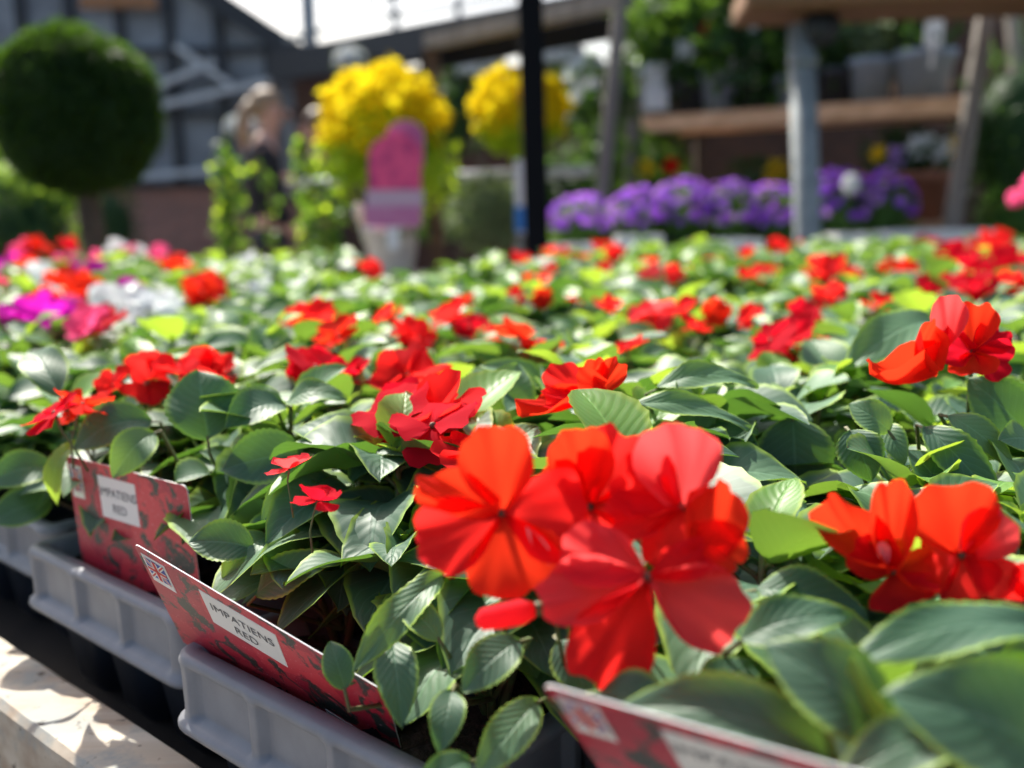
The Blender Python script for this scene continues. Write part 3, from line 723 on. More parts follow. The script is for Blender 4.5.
# ------------------------------------------------------------------ the bench
def box(name, mat, c, s, parent=None, rz=0, bev=0):
    mb = MB(); hx, hy, hz = s[0]/2, s[1]/2, s[2]/2
    mb.bar((0, -hy, 0), (0, hy, 0), 2*hx, 2*hz); o = mb.build(name, mat, parent, smooth=False); o.location = c; o.rotation_euler = (0, 0, rz)
    if bev:
        m = o.modifiers.new('bevel', 'BEVEL'); m.width = bev; m.segments = 2
    return o
bench = thing('potting_bench', uvz(.8, .3, 0), 'long timber display bench with bleached edge board under the impatiens packs', 'bench')
def bench_part(name, mb, mat): 
    mb.v = [tuple(Vector(p)-bench.location) for p in mb.v]; return mb.build(name, mat, bench, smooth=False)
BOARDZ = .755
mb = MB(); a = uvz(-.6, .2230, 0); b = uvz(3.2, .2230, 0)
# edge board, slightly uneven upper arris
n = 120; prof = [(-.0255, -.17), (-.0255, -.004), (-.0215, 0), (.0115, 0), (.0150, -.0035), (.0155, -.17)]
rr = random.Random(5); vs = []
for i in range(n+1):
    u = -.6+3.8*i/n
    for (vv, zz) in prof: vs.append(uvz(u, .2230+vv+rr.uniform(-.0006, .0006), BOARDZ+zz+rr.uniform(-.0006, .0006)))
m_ = len(prof); mb.add(vs, [(i*m_+k, (i+1)*m_+k, (i+1)*m_+(k+1) % m_, i*m_+(k+1) % m_) for i in range(n) for k in range(m_)])
bench_part('edge_board', mb, M_board)
mb = MB()
for k in range(20):
    v = .27+.15*k; u1 = 2.9-.06*k; u0 = -1.9 if k > 1 else -.6
    us = [u_ for u_ in [u0+.05*i for i in range(int((u1-u0)/.05))] if .0 < 1]
    ok = [u_ for u_ in us if inside_bed(uvz(u_, v, 0)) and uvz(u_, v, 0).y > -.3]
    if ok: mb.bar(uvz(min(ok)-.1, v, DECK-.012), uvz(max(ok)+.1, v, DECK-.012), .138, .022)
bench_part('deck', mb, M_deck)
for (u, v) in ((.25, .30), (1.6, .30), (2.6, .30), (-.3, .9), (1.2, 1.4), (-.6, 2.0), (.3, 2.4)):
    mb = MB(); mb.bar(uvz(u, v, 0), uvz(u, v, DECK-.024), .07, .07, up=U); bench_part('leg', mb, M_brownwood)
g = MB(); g.add([(-14, -3, 0), (14, -3, 0), (14, 16, 0), (-14, 16, 0)], [(0, 1, 2, 3)]); tag(g.build('ground', M_ground, smooth=False), kind='structure')

# ------------------------------------------------------------------ topiary, golden shrubs and what stands behind the bed
brnd = random.Random(33)
def at(px, py, Y): return P(px, py, Y)
c = at(76, 112, 3.9); R = .292
t = thing('topiary_tree', Vector((c.x, c.y, 0)), 'dark green clipped ball tree on a bare grey trunk', 'topiary')
mb = MB(); mb.blob(c, R*.90, 14, .02); leafshell(mb, c, R*1.03, 15000, .030, .016, depth=.12, out=.9, rnd=brnd, bump=.035); mb.build('crown', M_box, t, t.location)
tr = MB(); tr.tube([(c.x+.05, c.y, .12), (c.x+.03, c.y, .7), (c.x+.01, c.y, 1.1), (c.x, c.y, c.z-.1)], [.058, .050, .046, .04], 10); tr.build('trunk', M_bark, t, t.location)
def pot(parent, x, y, z, r, h, mat, name='pot'):
    m = MB(); m.lathe((x, y, z), [(0, .001), (r*.76, 0), (r*.80, .004), (r*.97, h*.82), (r*1.04, h*.83), (r*1.07, h), (r*.98, h), (r*.92, h*.85), (0, h*.84)], 28)
    return m.build(name, mat, parent, parent.location)
pot(t, c.x+.05, c.y, 0, .20, .32, M_terra)

def golden(cx, cy, Y, rx, rz, label, pz, n):
    c = at(cx, cy, Y); t = thing('golden_shrub', Vector((c.x, c.y, 0)), label, 'shrub', 'golden standard shrubs')
    mb = MB(); mb.mi = 1; mb.blob(c, rx*.75, 10, .05, sq=(1, 1, rz/rx)); mb.mi = 0
    for _ in range(n):
        d = rv(brnd); q = rx*(1-.2*brnd.random())*(1+.10*(sin(d.x*9+cx)*sin(d.z*8)+sin(d.y*7+2)))
        p = c+Vector((d.x*q, d.y*q, d.z*q*rz/rx)); mb.mi = 0 if d.z > -.35+brnd.uniform(-.3, .3) else 1
        mb.card(p, d*.9+rv(brnd)*.7, d+rv(brnd)*.5+UP*.3, brnd.uniform(.03, .05), .026)
    mb.build('crown', [M_gold, M_lime], t, t.location)
    s = MB(); s.tube([(c.x, c.y, pz+.15), (c.x+.01, c.y, (pz+c.z)/2), (c.x, c.y, c.z)], [.016, .013, .012], 8); s.build('stem', M_bark, t, t.location)
    pot(t, c.x, c.y, pz, .15, .24, M_paleclay if pz else M_black)
    return c, t
c1, t1 = golden(383, 128, 4.1, .225, .215, 'bigger golden yellow shrub behind the pink tagged pot', .0, 3600)
mb = MB()     # looser lime shoots hanging under the crown
for k in range(40):
    px = brnd.uniform(336, 442); py = brnd.uniform(145, 196) if px < 365 or px > 420 else brnd.uniform(150, 170)
    p = at(px, py, 4.05+brnd.uniform(-.1, .1)); mb.tube([c1, p], .003, 4)
    leafshell(mb, p, .06, 26, .045, .03, rnd=brnd)
mb.build('hanging_shoots', M_lime, t1, t1.location)
golden(520, 112, 4.4, .180, .165, 'smaller golden yellow shrub behind the black post', .0, 2600)
# tag tied to the smaller shrub
tg = thing('hanging_tag', at(521, 160, 4.15), 'white and blue tall tag hanging under the smaller golden shrub', 'plant tag')
b = MB(); p0 = at(521, 197, 4.15); b.bar(p0-UP*.15, p0+UP*.15, .045, .003, up=Vector((0, 1, 0))); b.build('tag_card', M_white, tg, tg.location, smooth=False)
b = MB(); p0 = at(521, 219, 4.145); b.bar(p0-UP*.05, p0+UP*.05, .046, .004, up=Vector((0, 1, 0))); o = b.build('tag_band', flat('bright_blue', (.02, .22, .65), .5), tg, tg.location, smooth=False); o['label'] = 'blue lower band of the tag'

# back table behind the bed with the pink tagged pot
bt = thing('display_table', Vector((-.1, 3.55, 0)), 'low brown slatted table at the far side of the impatiens', 'table')
mb = MB()
zt = at(400, 278, 3.3).z
for k in range(4): mb.bar(Vector((-1.05, 3.22+.13*k, zt-.02)), Vector((.25, 3.22+.13*k, zt-.02)), .11, .03)
mb.build('table_top', M_greywood, bt, bt.location, smooth=False)
for x in (-1.0, .2):
    for y in (3.22, 3.6):
        mb = MB(); mb.bar((x, y, 0), (x, y, zt-.035), .06, .06, up=Vector((0, 1, 0))); mb.build('leg', M_brownwood, bt, bt.location, smooth=False)
pt = thing('tagged_pot', at(393, 279, 3.35), 'pale grey ribbed pot carrying a big pink picture tag', 'plant pot')
c = pt.location.copy(); h = at(393, 226, 3.35).z-c.z
mb = MB(); nn = 48; vs = []
prof = [(0, .002), (.062, 0), (.066, .004), (.088, h*.88), (.094, h*.89), (.097, h), (.089, h), (.084, h*.9), (0, h*.9)]
for r, z in prof:
    for k in range(nn): vs.append((r*(1+(.018 if k % 4 < 2 else -.018)*(1 if r > .01 else 0))*cos(2*pi*k/nn), r*(1+(.018 if k % 4 < 2 else -.018))*sin(2*pi*k/nn), z))
mb.add(vs, [(i*nn+k, i*nn+(k+1) % nn, (i+1)*nn+(k+1) % nn, (i+1)*nn+k) for i in range(len(prof)-1) for k in range(nn)])
mb.build('pot', M_paleclay, pt)
m, nt, bs = new_mat('pink_flower_print')
tc = N(nt, 'ShaderNodeTexCoord'); vo = N(nt, 'ShaderNodeTexNoise'); vo.inputs['Scale'].default_value = 14; L(nt, tc.outputs['Object'], vo.inputs['Vector'])
r = N(nt, 'ShaderNodeValToRGB'); e = r.color_ramp.elements; e[0].position = .36; e[0].color = (.48, .02, .17, 1); e[1].position = .56; e[1].color = (.95, .09, .25, 1)
L(nt, vo.outputs['Fac'], r.inputs['Fac']); L(nt, r.outputs['Color'], bs.inputs['Base Color']); bs.inputs['Roughness'].default_value = .45
M_pinkprint = m; M_pinkband = flat('pale_pink_band', (.62, .42, .52), .5); M_magband = flat('magenta_band', (.50, .09, .28), .5, noise=(.62, .25, .42), nscale=12)
def tagcard(name, pxs, Y, mat, lean=0, t=.003):
    b = MB(); pts = [at(x, y, Y) for x, y in pxs]; n = len(pts)
    b.add(pts+[p+Vector((0, t, 0)) for p in pts], [tuple(range(n)), tuple(reversed(range(n, 2*n)))]+[(k, n+k, n+(k+1) % n, (k+1) % n) for k in range(n)])
    return b.build(name, mat, pt, pt.location, smooth=False)
arc = [(368+55*(.5-.5*cos(pi*k/12)), 158-24*sin(pi*k/12)) for k in range(13)]
tagcard('picture_tag', [(421, 190), (421, 158)]+list(reversed(arc))[1:-1]+[(368, 158), (368, 190)], 3.225, M_pinkprint)['label'] = 'pink flower picture, rounded top'
arc = [(386+38*(.5-.5*cos(pi*k/12)), 136-16*sin(pi*k/12)) for k in range(13)]
tagcard('second_tag', [(424, 165), (424, 136)]+list(reversed(arc))[1:-1]+[(386, 136), (386, 165)], 3.26, M_magband)
tagcard('tag_band', [(366, 190), (366, 206), (423, 206), (423, 190)], 3.222, M_pinkband)['label'] = 'pale pink band'
tagcard('tag_panel', [(363, 206), (365, 227), (421, 227), (423, 206)], 3.22, M_magband)['label'] = 'magenta panel'
tagcard('tag_stake', [(386, 227), (388, 250), (398, 250), (400, 227)], 3.222, M_white)
b = MB(); p0 = at(359, 212, 3.3); b.blob(p0, .028, 8, sq=(.7, .5, 1)); b.tube([p0, at(366, 245, 3.33), at(372, 240, 3.34)], [.012, .006, .006], 8); b.build('pale_bud', flat('cream', (.6, .62, .45), .6), pt, pt.location)
leafs = MB(); leafshell(leafs, at(393, 224, 3.35), .08, 160, .05, .03, sq=(1, 1, .5), rnd=brnd); leafs.build('foliage', M_mid, pt, pt.location)

# climber frames covered in ivy, either side of the person
def climber(pts, Y, label, w, n, stake=True):
    base = at(pts[-1][0], 262, Y); t = thing('ivy_frame', Vector((base.x, Y, 0)), label, 'climbing plant', 'ivy trained on frames')
    P3 = [at(x, y, Y) for x, y in pts]; mb = MB()
    for i in range(len(P3)-1):
        L_ = (P3[i+1]-P3[i]).length
        for k in range(int(n*L_)):
            p = P3[i].lerp(P3[i+1], brnd.random())+Vector((brnd.gauss(0, w*.5), brnd.gauss(0, w*.5), brnd.gauss(0, .03)))
            mb.mi = 1 if brnd.random() < .18 else 0
            mb.card(p, rv(brnd), rv(brnd)+UP*.4-Vector((0, .4, 0)), brnd.uniform(.03, .05), brnd.uniform(.025, .04))
    mb.build('foliage', [M_ivy, M_lime], t, t.location)
    mb = MB(); mb.tube([Vector((P3[-1].x, Y, .25))]+list(reversed(P3)), .006, 6); mb.build('hoop', M_brownwood, t, t.location)
    pot(t, P3[-1].x, Y, 0, .15, .26, M_terra); return t
climber([(222, 156), (228, 178), (230, 205), (232, 235), (234, 280)], 3.9, 'taller ivy column to the left of the person in black', .055, 520)
climber([(250, 158), (262, 170), (272, 200), (268, 280)], 4.2, 'thin ivy sprays in front of the person in black', .025, 70)
climber([(296, 150), (308, 172), (312, 205), (308, 280)], 4.0, 'ivy column to the right of the person in black', .04, 460)
climber([(318, 200), (328, 225), (330, 280)], 3.8, 'short dark ivy clump beside the pale pink tagged pot', .07, 520)

# ------------------------------------------------------------------ people
def skinned(name, mat, chains, parent, sub=2):
    me = bpy.data.meshes.new(name); vs = []; ed = []; rad = []; idx = {}
    for ch in chains:
        prev = None
        for (p, r) in ch:
            key = tuple(round(q, 4) for q in p)
            if key not in idx: idx[key] = len(vs); vs.append(p); rad.append(r)
            if prev is not None: ed.append((prev, idx[key]))
            prev = idx[key]
    me.from_pydata(vs, ed, []); me.materials.append(mat); me.skin_vertices.new(name='skin') if hasattr(me.skin_vertices, 'new') else None
    o = link(name, me, parent)
    sk = o.modifiers.new('skin', 'SKIN'); sk.use_smooth_shade = True
    if me.skin_vertices:
        d = me.skin_vertices[0].data
        for i, r in enumerate(rad): d[i].radius = (r if isinstance(r, tuple) else (r, r)); d[i].use_root = (i == 0)
    ss = o.modifiers.new('sub', 'SUBSURF'); ss.levels = ss.render_levels = sub
    return o
def person(loc, rz, label, top, trous, hairm, longhair, arm=(.15, .35)):
    t = thing('person', loc, label, 'person'); t.rotation_euler = (0, 0, rz); t.scale = (.94, .94, .94)   # faces local +X
    hip = (0, 0, .92)
    body = [[(hip, (.12, .15)), ((.0, 0, 1.08), (.10, .13)), ((-.01, 0, 1.28), (.11, .155)), ((-.01, 0, 1.42), (.07, .12)), ((.01, 0, 1.50), .052), ((.04, 0, 1.57), (.075, .07)), ((.05, 0, 1.66), (.095, .078)), ((.045, 0, 1.73), (.06, .05))],
            [((.055, 0, 1.60), .05), ((.125, 0, 1.575), .028)]]
    for s in (-1, 1):
        body.append([(hip, (.12, .15)), ((0, .09*s, .86), .085), ((.02, .10*s, .48), .055), ((-.02, .10*s, .10), .036), ((.0, .10*s, .05), .038), ((.12, .11*s, .03), .03), ((.17, .11*s, .025), .02)])
        el = (.04+arm[0]*.3, .21*s, 1.14); wr = (arm[0]+.14, .16*s, 1.14+arm[1]*.3); ha = (arm[0]+.22, .14*s, 1.16+arm[1]*.35)
        body.append([((-.01, 0, 1.42), (.07, .12)), ((-.01, .17*s, 1.40), .05), (el, .038), (wr, .026), (ha, .030)])
        for k in range(4):
            f = Vector(ha)+Vector((.035, (.024-.016*k), .004)); g = f+Vector((.028-.004*abs(k-1), 0, -.012)); body.append([(ha, .03), (tuple(f), .009), (tuple(g), .0075)])
        body.append([(ha, .03), (tuple(Vector(ha)+Vector((.012, -.03*s, .015))), .010), (tuple(Vector(ha)+Vector((.035, -.038*s, .018))), .008)])
    skinned('body', M_skin, body, t)
    sh = [[((0, 0, .93), (.135, .165)), ((.0, 0, 1.08), (.118, .15)), ((-.01, 0, 1.28), (.128, .175)), ((-.01, 0, 1.415), (.085, .14)), ((.005, 0, 1.47), (.062, .062))]]
    for s in (-1, 1):
        el = Vector((.04+arm[0]*.3, .21*s, 1.14)); shd = Vector((-.01, .17*s, 1.40)); sh.append([((-.01, 0, 1.415), (.085, .14)), (tuple(shd), .064), (tuple(el), .050), (tuple(el.lerp(Vector((arm[0]+.14, .16*s, 1.14+arm[1]*.3)), .92)), .038)])
    skinned('shirt', top, sh, t)
    tw = [[((0, 0, .98), (.13, .16)), ((0, 0, .90), (.14, .17))]]
    for s in (-1, 1): tw.append([((0, 0, .90), (.14, .17)), ((0, .095*s, .82), .10), ((.02, .10*s, .48), .075), ((-.02, .10*s, .10), .06)])
    skinned('trousers', trous, tw, t)
    mb = MB(); mb.blob((.020, 0, 1.685), .100, 12, .05, sq=(1, .92, .98))
    mb.v = [(x if z > 1.66 or x < .05 else x-.05, y, z) for x, y, z in mb.v]
    if longhair: mb.tube([(-.05, 0, 1.70), (-.11, 0, 1.62), (-.135, 0, 1.52), (-.13, 0, 1.40)], [.040, .042, .034, .014], 10)
    mb.build('hair', hairm, t)
    for s in (-1, 1):
        mb = MB(); mb.blob((.135, .032*s, 1.655), .011, 6); mb.build('eye', M_ink, t); mb = MB(); mb.blob((.045, .085*s, 1.645), .024, 6, sq=(.6, .35, 1.2)); mb.build('ear', M_skin, t)
    mb = MB(); mb.blob((.15, 0, 1.625), .016, 6, sq=(1, .8, 1.3)); mb.build('nose', M_skin, t)
    mb = MB(); mb.blob((.138, 0, 1.59), .014, 6, sq=(.5, 1.4, .4)); mb.build('mouth', flat('lips', (.5, .18, .16), .5), t)
    return t
p = at(268, 200, 5.9); person(Vector((p.x, p.y, 0)), .15, 'person in black top with fair hair standing between the ivy columns', M_shirt, M_trous, M_hair, True, arm=(-.02, -.7))
p = at(324, 200, 6.9); person(Vector((p.x, p.y, -.03)), pi-.3, 'person in dark navy top half hidden behind the bigger golden shrub', M_navy, M_trous, M_hair2, False, arm=(.2, .5))

# ------------------------------------------------------------------ posts, beams, glasshouse, walls
bp = thing('black_post', Vector((at(532, 240, 3.05).x, 3.05, 0)), 'slim matt black square post rising out of the far bench', 'post')
mb = MB(); top = at(529, -40, 3.05); bot = at(537, 248, 3.05); d = (bot-top).normalized(); bot2 = top+d*((top.z-.03)/-d.z)
mb.bar(bot2, top, .072, .072, up=Vector((0, 1, 0))); mb.build('shaft', M_black, bp, bp.location, smooth=False)
mb = MB(); mb.bar(Vector((bot2.x, bot2.y, 0)), Vector((bot2.x, bot2.y, .03)), .16, .16, up=Vector((0, 1, 0))); mb.build('foot_plate', M_black, bp, bp.location, smooth=False)

gp = thing('galvanised_pole', Vector((at(806, 240, 2.95).x, 2.95, 0)), 'galvanised steel pole holding up the thick wooden shelf', 'pole')
top = at(801, 24, 2.95); bot = at(808, 245, 2.95); d = (bot-top).normalized(); bot2 = top+d*(top.z/-d.z)
mb = MB(); mb.tube([bot2, top], .038, 20); mb.build('pipe', M_galv, gp, gp.location)
mb = MB(); q = at(803, 62, 2.95); mb.tube([q+UP*.012, q-UP*.012], .043, 20); mb.build('clamp', M_galv, gp, gp.location)
mb = MB(); q = at(820, 28, 2.93); mb.tube([q+Vector((0, -.03, 0)), q+Vector((0, .03, 0))], .05, 16); mb.build('bracket', M_darksteel, gp, gp.location)
us = thing('overhead_shelf', at(760, 18, 2.6), 'thick brown wooden shelf end crossing the top right corner', 'shelf')
mb = MB(); a = at(742, 12, 2.95); b_ = at(1100, 2, 2.85); a.z = b_.z = at(800, 8, 2.95).z
mb.bar(a+Vector((0, .05, .02)), b_+Vector((0, .05, .02)), .34, .075); ob = mb.build('board', wood('warm_shelf_wood', (.30, .16, .08), (.17, .085, .04), (2, 40, 40)), us, us.location, smooth=False)
mm = ob.modifiers.new('bevel', 'BEVEL'); mm.width = .02; mm.segments = 3
mb = MB(); mb.bar(b_+Vector((-.05, .05, -.02)), Vector((b_.x-.05, b_.y+.05, 0)), .07, .07, up=Vector((0, 1, 0))); mb.build('post', M_brownwood, us, us.location, smooth=False)

def beam(name, a, b, w, h, mat, label, cat='beam'):
    mb = MB(); mb.bar(a, b, w, h); o = mb.build(name, mat, None, (a+b)/2, smooth=False); o.location = (a+b)/2; return tag(o, label, cat)
def level(p, q): q.z = p.z; return q
a = at(292, 66, 8.0); b_ = at(470, 31, 6.7); b_.z = a.z; e_ = a+(b_-a)*2.2
beam('gutter_beam', a-(b_-a)*.1, e_, .16, .22, M_darksteel, 'thick dark steel gutter beam slanting under the bright roof')
a = at(430, 42, 4.9); b_ = at(640, 0, 3.9); b_.z = a.z; beam('pergola_beam', a, a+(b_-a)*.95, .08, .065, M_greywood, 'grey brown timber beam between the golden shrubs top and the roof')
a2 = at(425, 62, 5.1); b2 = at(640, 24, 4.1); b2.z = a2.z; beam('lower_beam', a2, a2+(b2-a2)*.93, .07, .08, M_black, 'dark beam just below the grey brown timber beam')
mb = MB(); q = at(431, 40, 4.9); mb.bar(Vector((q.x, q.y, 0)), q, .065, .065, up=Vector((0, 1, 0))); o = mb.build('timber_post', M_brownwood, None, Vector((q.x, q.y, 0)), smooth=False); o.location = (q.x, q.y, 0); tag(o, 'brown timber post between the two golden shrubs', 'post')
a = at(305, 182, 5.4); b_ = at(592, 155, 4.35); b_.z = a.z
rl = thing('guard_rail', Vector((a.x, a.y, 0)), 'pale metal rail running behind the golden shrubs', 'railing')
mb = MB(); mb.tube([a, b_], .022, 10); mb.build('rail', M_whiterail, rl, rl.location)
for f in (.02, .78):
    q = a.lerp(b_, f); mb = MB(); mb.tube([(q.x, q.y, 0), q], .018, 8); mb.build('upright', M_whiterail, rl, rl.location)

# glasshouse gable on the left
GY = 9.0
def g_(px, py): q = at(px, py, GY); return q
gh = thing('glasshouse', Vector((-4, GY, 0)), 'grey glasshouse gable with dark bars, sloping roof edge and brick base', 'building')
X0 = -7.5; X1 = g_(304, 60).x; ze = g_(304, 60).z; zr = g_(205, -6).z; Xr = g_(205, -6).x
slope = (zr-ze)/(X1-Xr); Xp = X1-2.6; zp = ze+slope*2.6
mb = MB(); bz = g_(150, 188).z
mb.add([(X0, GY, 0), (X1, GY, 0), (X1, GY, bz), (X0, GY, bz), (X0, GY+.25, 0), (X1, GY+.25, 0), (X1, GY+.25, bz), (X0, GY+.25, bz)], [(0, 1, 2, 3), (5, 4, 7, 6), (1, 5, 6, 2), (3, 2, 6, 7), (4, 0, 3, 7)])
mb.build('brick_base', M_brick, gh, gh.location, smooth=False)
mb = MB(); outl = [(X0, bz), (X1, bz), (X1, ze), (Xp, zp), (X0, zp-.4)]
mb.add([(x, GY+.06, z) for x, z in outl]+[(x, GY+.08, z) for x, z in outl], [(0, 1, 2, 3, 4), (9, 8, 7, 6, 5)]+[(k, 5+k, 5+(k+1) % 5, (k+1) % 5) for k in range(5)])
mb.build('glazing', flat('dusty_glass', (.30, .34, .39), .3, noise=(.14, .15, .17), nscale=2.2), gh, gh.location, smooth=False)
mb = MB()
x = X0
while x < X1:
    zt_ = min(ze+slope*(X1-x), zp) if x > Xp else zp-.2
    mb.bar((x, GY, bz), (x, GY, zt_), .07, .07, up=Vector((0, 1, 0))); x += .42
for z in (bz+.02, bz+.62, bz+1.15):
    mb.bar((X0, GY-.02, z), (X1, GY-.02, z), .05, .05)
mb.build('glazing_bars', M_darksteel, gh, gh.location, smooth=False)
mb = MB(); mb.bar((X1+.1, GY-.05, ze-.05), (Xp, GY-.05, zp), .17, .13, up=Vector((0, 1, 0))); mb.bar((Xp, GY-.05, zp), (X0, GY-.05, zp-.4), .17, .13, up=Vector((0, 1, 0))); mb.build('roof_edge', M_darksteel, gh, gh.location, smooth=False)
mb = MB()
for (xa, ya, xb, yb) in ((128, 98, 215, 62), (150, 108, 300, 74), (176, 46, 232, 86), (128, 178, 216, 170)):
    mb.bar(at(xa, ya, 8.85), at(xb, yb, 8.85), .05, .06, up=Vector((0, 1, 0)))
mb.build('white_braces', M_whiterail, gh, gh.location, smooth=False)
mb = MB(); mb.bar((g_(84, 4).x, GY-.08, g_(84, 4).z), (g_(160, 4).x, GY-.08, g_(160, 4).z), .04, .10); mb.build('timber_lintel', wood('orange_timber', (.50, .24, .10), (.2, .1, .05), (4, 4, 30)), gh, gh.location, smooth=False)

# glass roof over the yard: bars against the bright sky
rf = thing('glass_roof', Vector((-1.2, 8.6, 0)), 'glass roof with thin pale bars against the white sky', 'roof')
mb = MB()
for px in (312, 398, 462): mb.bar(at(px, 90, 8.6), at(px-6, -40, 8.6), .12 if px == 312 else .05, .05, up=Vector((0, 1, 0)))
mb.build('uprights', flat('hazy_grey_metal', (.30, .34, .38), .5), rf, rf.location, smooth=False)
mb = MB()
for (xa, ya, xb, yb) in ((285, 40, 400, 12), (300, 70, 470, 34), (400, 16, 520, -6), (340, 10, 480, -26)): mb.bar(at(xa, ya, 8.5), at(xb, yb, 8.2), .035, .04, up=Vector((0, 1, 0)))
mb.build('glazing_bars', M_galv, rf, rf.location, smooth=False)
for x in (at(312, 90, 8.6).x,): 
    q = at(312, 90, 8.6); mb = MB(); mb.bar((q.x, 8.6, 0), q, .10, .10, up=Vector((0, 1, 0))); mb.build('post', M_darksteel, rf, rf.location, smooth=False)

# dark walls behind
def wall(name, x0, x1, y, z1, mat, z0=0):
    mb = MB(); mb.add([(x0, y, z0), (x1, y, z0), (x1, y, z1), (x0, y, z1), (x0, y+.2, z0), (x1, y+.2, z0), (x1, y+.2, z1), (x0, y+.2, z1)], [(0, 1, 2, 3), (5, 4, 7, 6), (1, 5, 6, 2), (3, 2, 6, 7), (4, 0, 3, 7)])
    return tag(mb.build(name, mat, smooth=False), kind='structure')
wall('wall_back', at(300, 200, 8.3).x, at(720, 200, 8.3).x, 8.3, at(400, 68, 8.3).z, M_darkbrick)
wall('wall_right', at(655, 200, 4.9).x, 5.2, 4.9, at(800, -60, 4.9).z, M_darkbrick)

def bush(px, py, Y, rx, rz, n, mat, label, ln=.05, cat='shrub', name='shrub', flowers=None, group='shrubs behind the bench', potm=None, zb=0, w=None):
    c = at(px, py, Y); t = thing(name, Vector((c.x, c.y, zb)), label, cat, group)
    mb = MB(); mb.blob(c, rx*.7, 8, .1, sq=(1, 1, rz/rx)); leafshell(mb, c, rx, n, ln, w or ln*.55, sq=(1, 1, rz/rx), depth=.4, rnd=brnd, bump=.1); mb.build('foliage', mat, t, t.location)
    if flowers:
        fm, k, s = flowers; mb = MB()
        for _ in range(k):
            d = rv(brnd); d.y = -abs(d.y)*.9; d.z = abs(d.z)-.15; d.normalize(); p = c+Vector((d.x*rx, d.y*rx, d.z*rz))*1.03
            for j in range(5):
                a = j*1.257+_; e1 = d.orthogonal().normalized(); e2 = d.cross(e1); q = (e1*cos(a)+e2*sin(a))
                mb.card(p, q+d*.3, d, s, s*.95)
        mb.build('blossoms', fm, t, t.location)
    zb2 = zb
    if c.z-rz > zb+.02:
        if potm:
            h = c.z-rz*.5-zb; pot(t, c.x, c.y, zb, min(rx*.8, h*.6), h, potm)
        else:
            s = MB(); s.tube([(c.x, c.y, zb), c], [.02, .012], 6); s.build('stem', M_bark, t, t.location)
    return t
M_limebush = foliage('lime_bush_leaf', (.15, .24, .04), (.34, .52, .05), .4)
bush(22, 205, 4.6, .30, .26, 900, M_limebush, 'bright lime green bush under the clipped ball tree', .06)
bush(-5, 150, 5.4, .30, .30, 700, M_limebush, 'pale lime bush at the left edge behind the ball tree', .06)
bush(18, 232, 3.6, .16, .14, 500, M_dark, 'dark green clump low at the left edge', .05)
bush(110, 224, 7.5, .22, .3, 400, M_brownwood and M_dark, 'dark shrub in front of the brick glasshouse base', .05)
bush(486, 215, 4.6, .17, .16, 700, M_grey, 'grey green rounded shrub low behind the pale rail', .045)
bush(440, 205, 5.2, .18, .2, 500, M_dark, 'dark shrub beside the pink tagged pot', .05)
bush(565, 195, 5.0, .16, .2, 500, M_dark, 'dark shrub behind the black post', .05)
bush(605, 165, 5.6, .2, .25, 500, M_mid, 'mid green shrub left of the leaning pole', .05)
bush(455, 110, 6.6, .2, .3, 500, M_dark, 'tall dark foliage between the two golden shrubs', .06)
bush(600, 98, 5.9, .28, .20, 600, M_dark, 'dark foliage with pale blossom under the dark beam', .06, flowers=(PET['white'], 14, .04))
for i, (px, py, Y, r, lab) in enumerate(((480, 68, 6.6, .15, 'cream blossom head just above the gap between the golden shrubs'), (557, 58, 6.2, .15, 'white blossom head right of the black post under the beam'), (586, 72, 6.0, .10, 'smaller pinkish white blossom head right of the black post'), (350, 60, 7.2, .09, 'white blossom head above the bigger golden shrub'), (590, 118, 6.6, .14, 'pale blossom patch left of the leaning pole'), (242, 128, 6.7, .09, 'pale blossom behind the shoulder of the person in black'))):
    bush(px, py, Y, r, r*.6, 160, M_grey, lab, .05, 'blossom', 'blossom_plant', (PET['white'], 60, .055), 'pale blossoms in the distance')

# ------------------------------------------------------------------ wooden staging on the right with its pots
stg = thing('plant_staging', Vector((at(800, 200, 3.6).x, 3.6, 0)), 'wooden plant staging with two planks and leaning grey legs', 'staging')
def stpart(name, mb, mat): return mb.build(name, mat, stg, stg.location, smooth=False)
A = at(640, 124, 3.95); B = at(962, 92, 3.35); B.z = A.z
sd = (B-A).normalized(); sn = Vector((-sd.y, sd.x, 0))
mb = MB(); mb.bar(A+sn*.16, B+sn*.16, .30, .058); o = stpart('upper_plank', mb, M_plank)
A2 = at(640, 232, 3.9); B2 = at(944, 205, 3.35); B2.z = A2.z
mb = MB(); mb.bar(A2+sn*.16, B2+sn*.16, .30, .06); stpart('lower_plank', mb, M_plank)
mb = MB(); mb.bar(A+sn*.50+UP*.03, B+sn*.50+UP*.03, .2, .05); stpart('rear_rail', mb, M_darksteel)
def leaner(x0, y0, x1, y1, Y, w, mat):
    p, q = at(x0, y0, Y), at(x1, y1, Y); d = (q-p).normalized(); q2 = p+d*(p.z/-d.z); mb = MB(); mb.bar(q2, p, w, w*.8, up=Vector((0, 1, 0))); return mb
stpart('leg', leaner(986, 14, 951, 232, 3.25, .046, M_greywood), M_greywood)
stpart('leg', leaner(1012, 0, 1030, 232, 3.9, .05, M_greywood), M_greywood)
stpart('leg', leaner(620, 8, 602, 195, 3.85, .05, M_greywood), M_greywood)
stpart('leg', leaner(633, 120, 630, 240, 4.0, .05, M_greywood), M_greywood)
zs = A.z+.029; zl = A2.z+.03
def shelfpos(px, off=.16, lo=False):
    a_, b2_ = (A2, B2) if lo else (A, B)
    # point of the plank seen at this column
    best = min((a_+(b2_-a_)*(k/200)+sn*off for k in range(-10, 215)), key=lambda p: abs(pxof(p)[0]-px)); return best
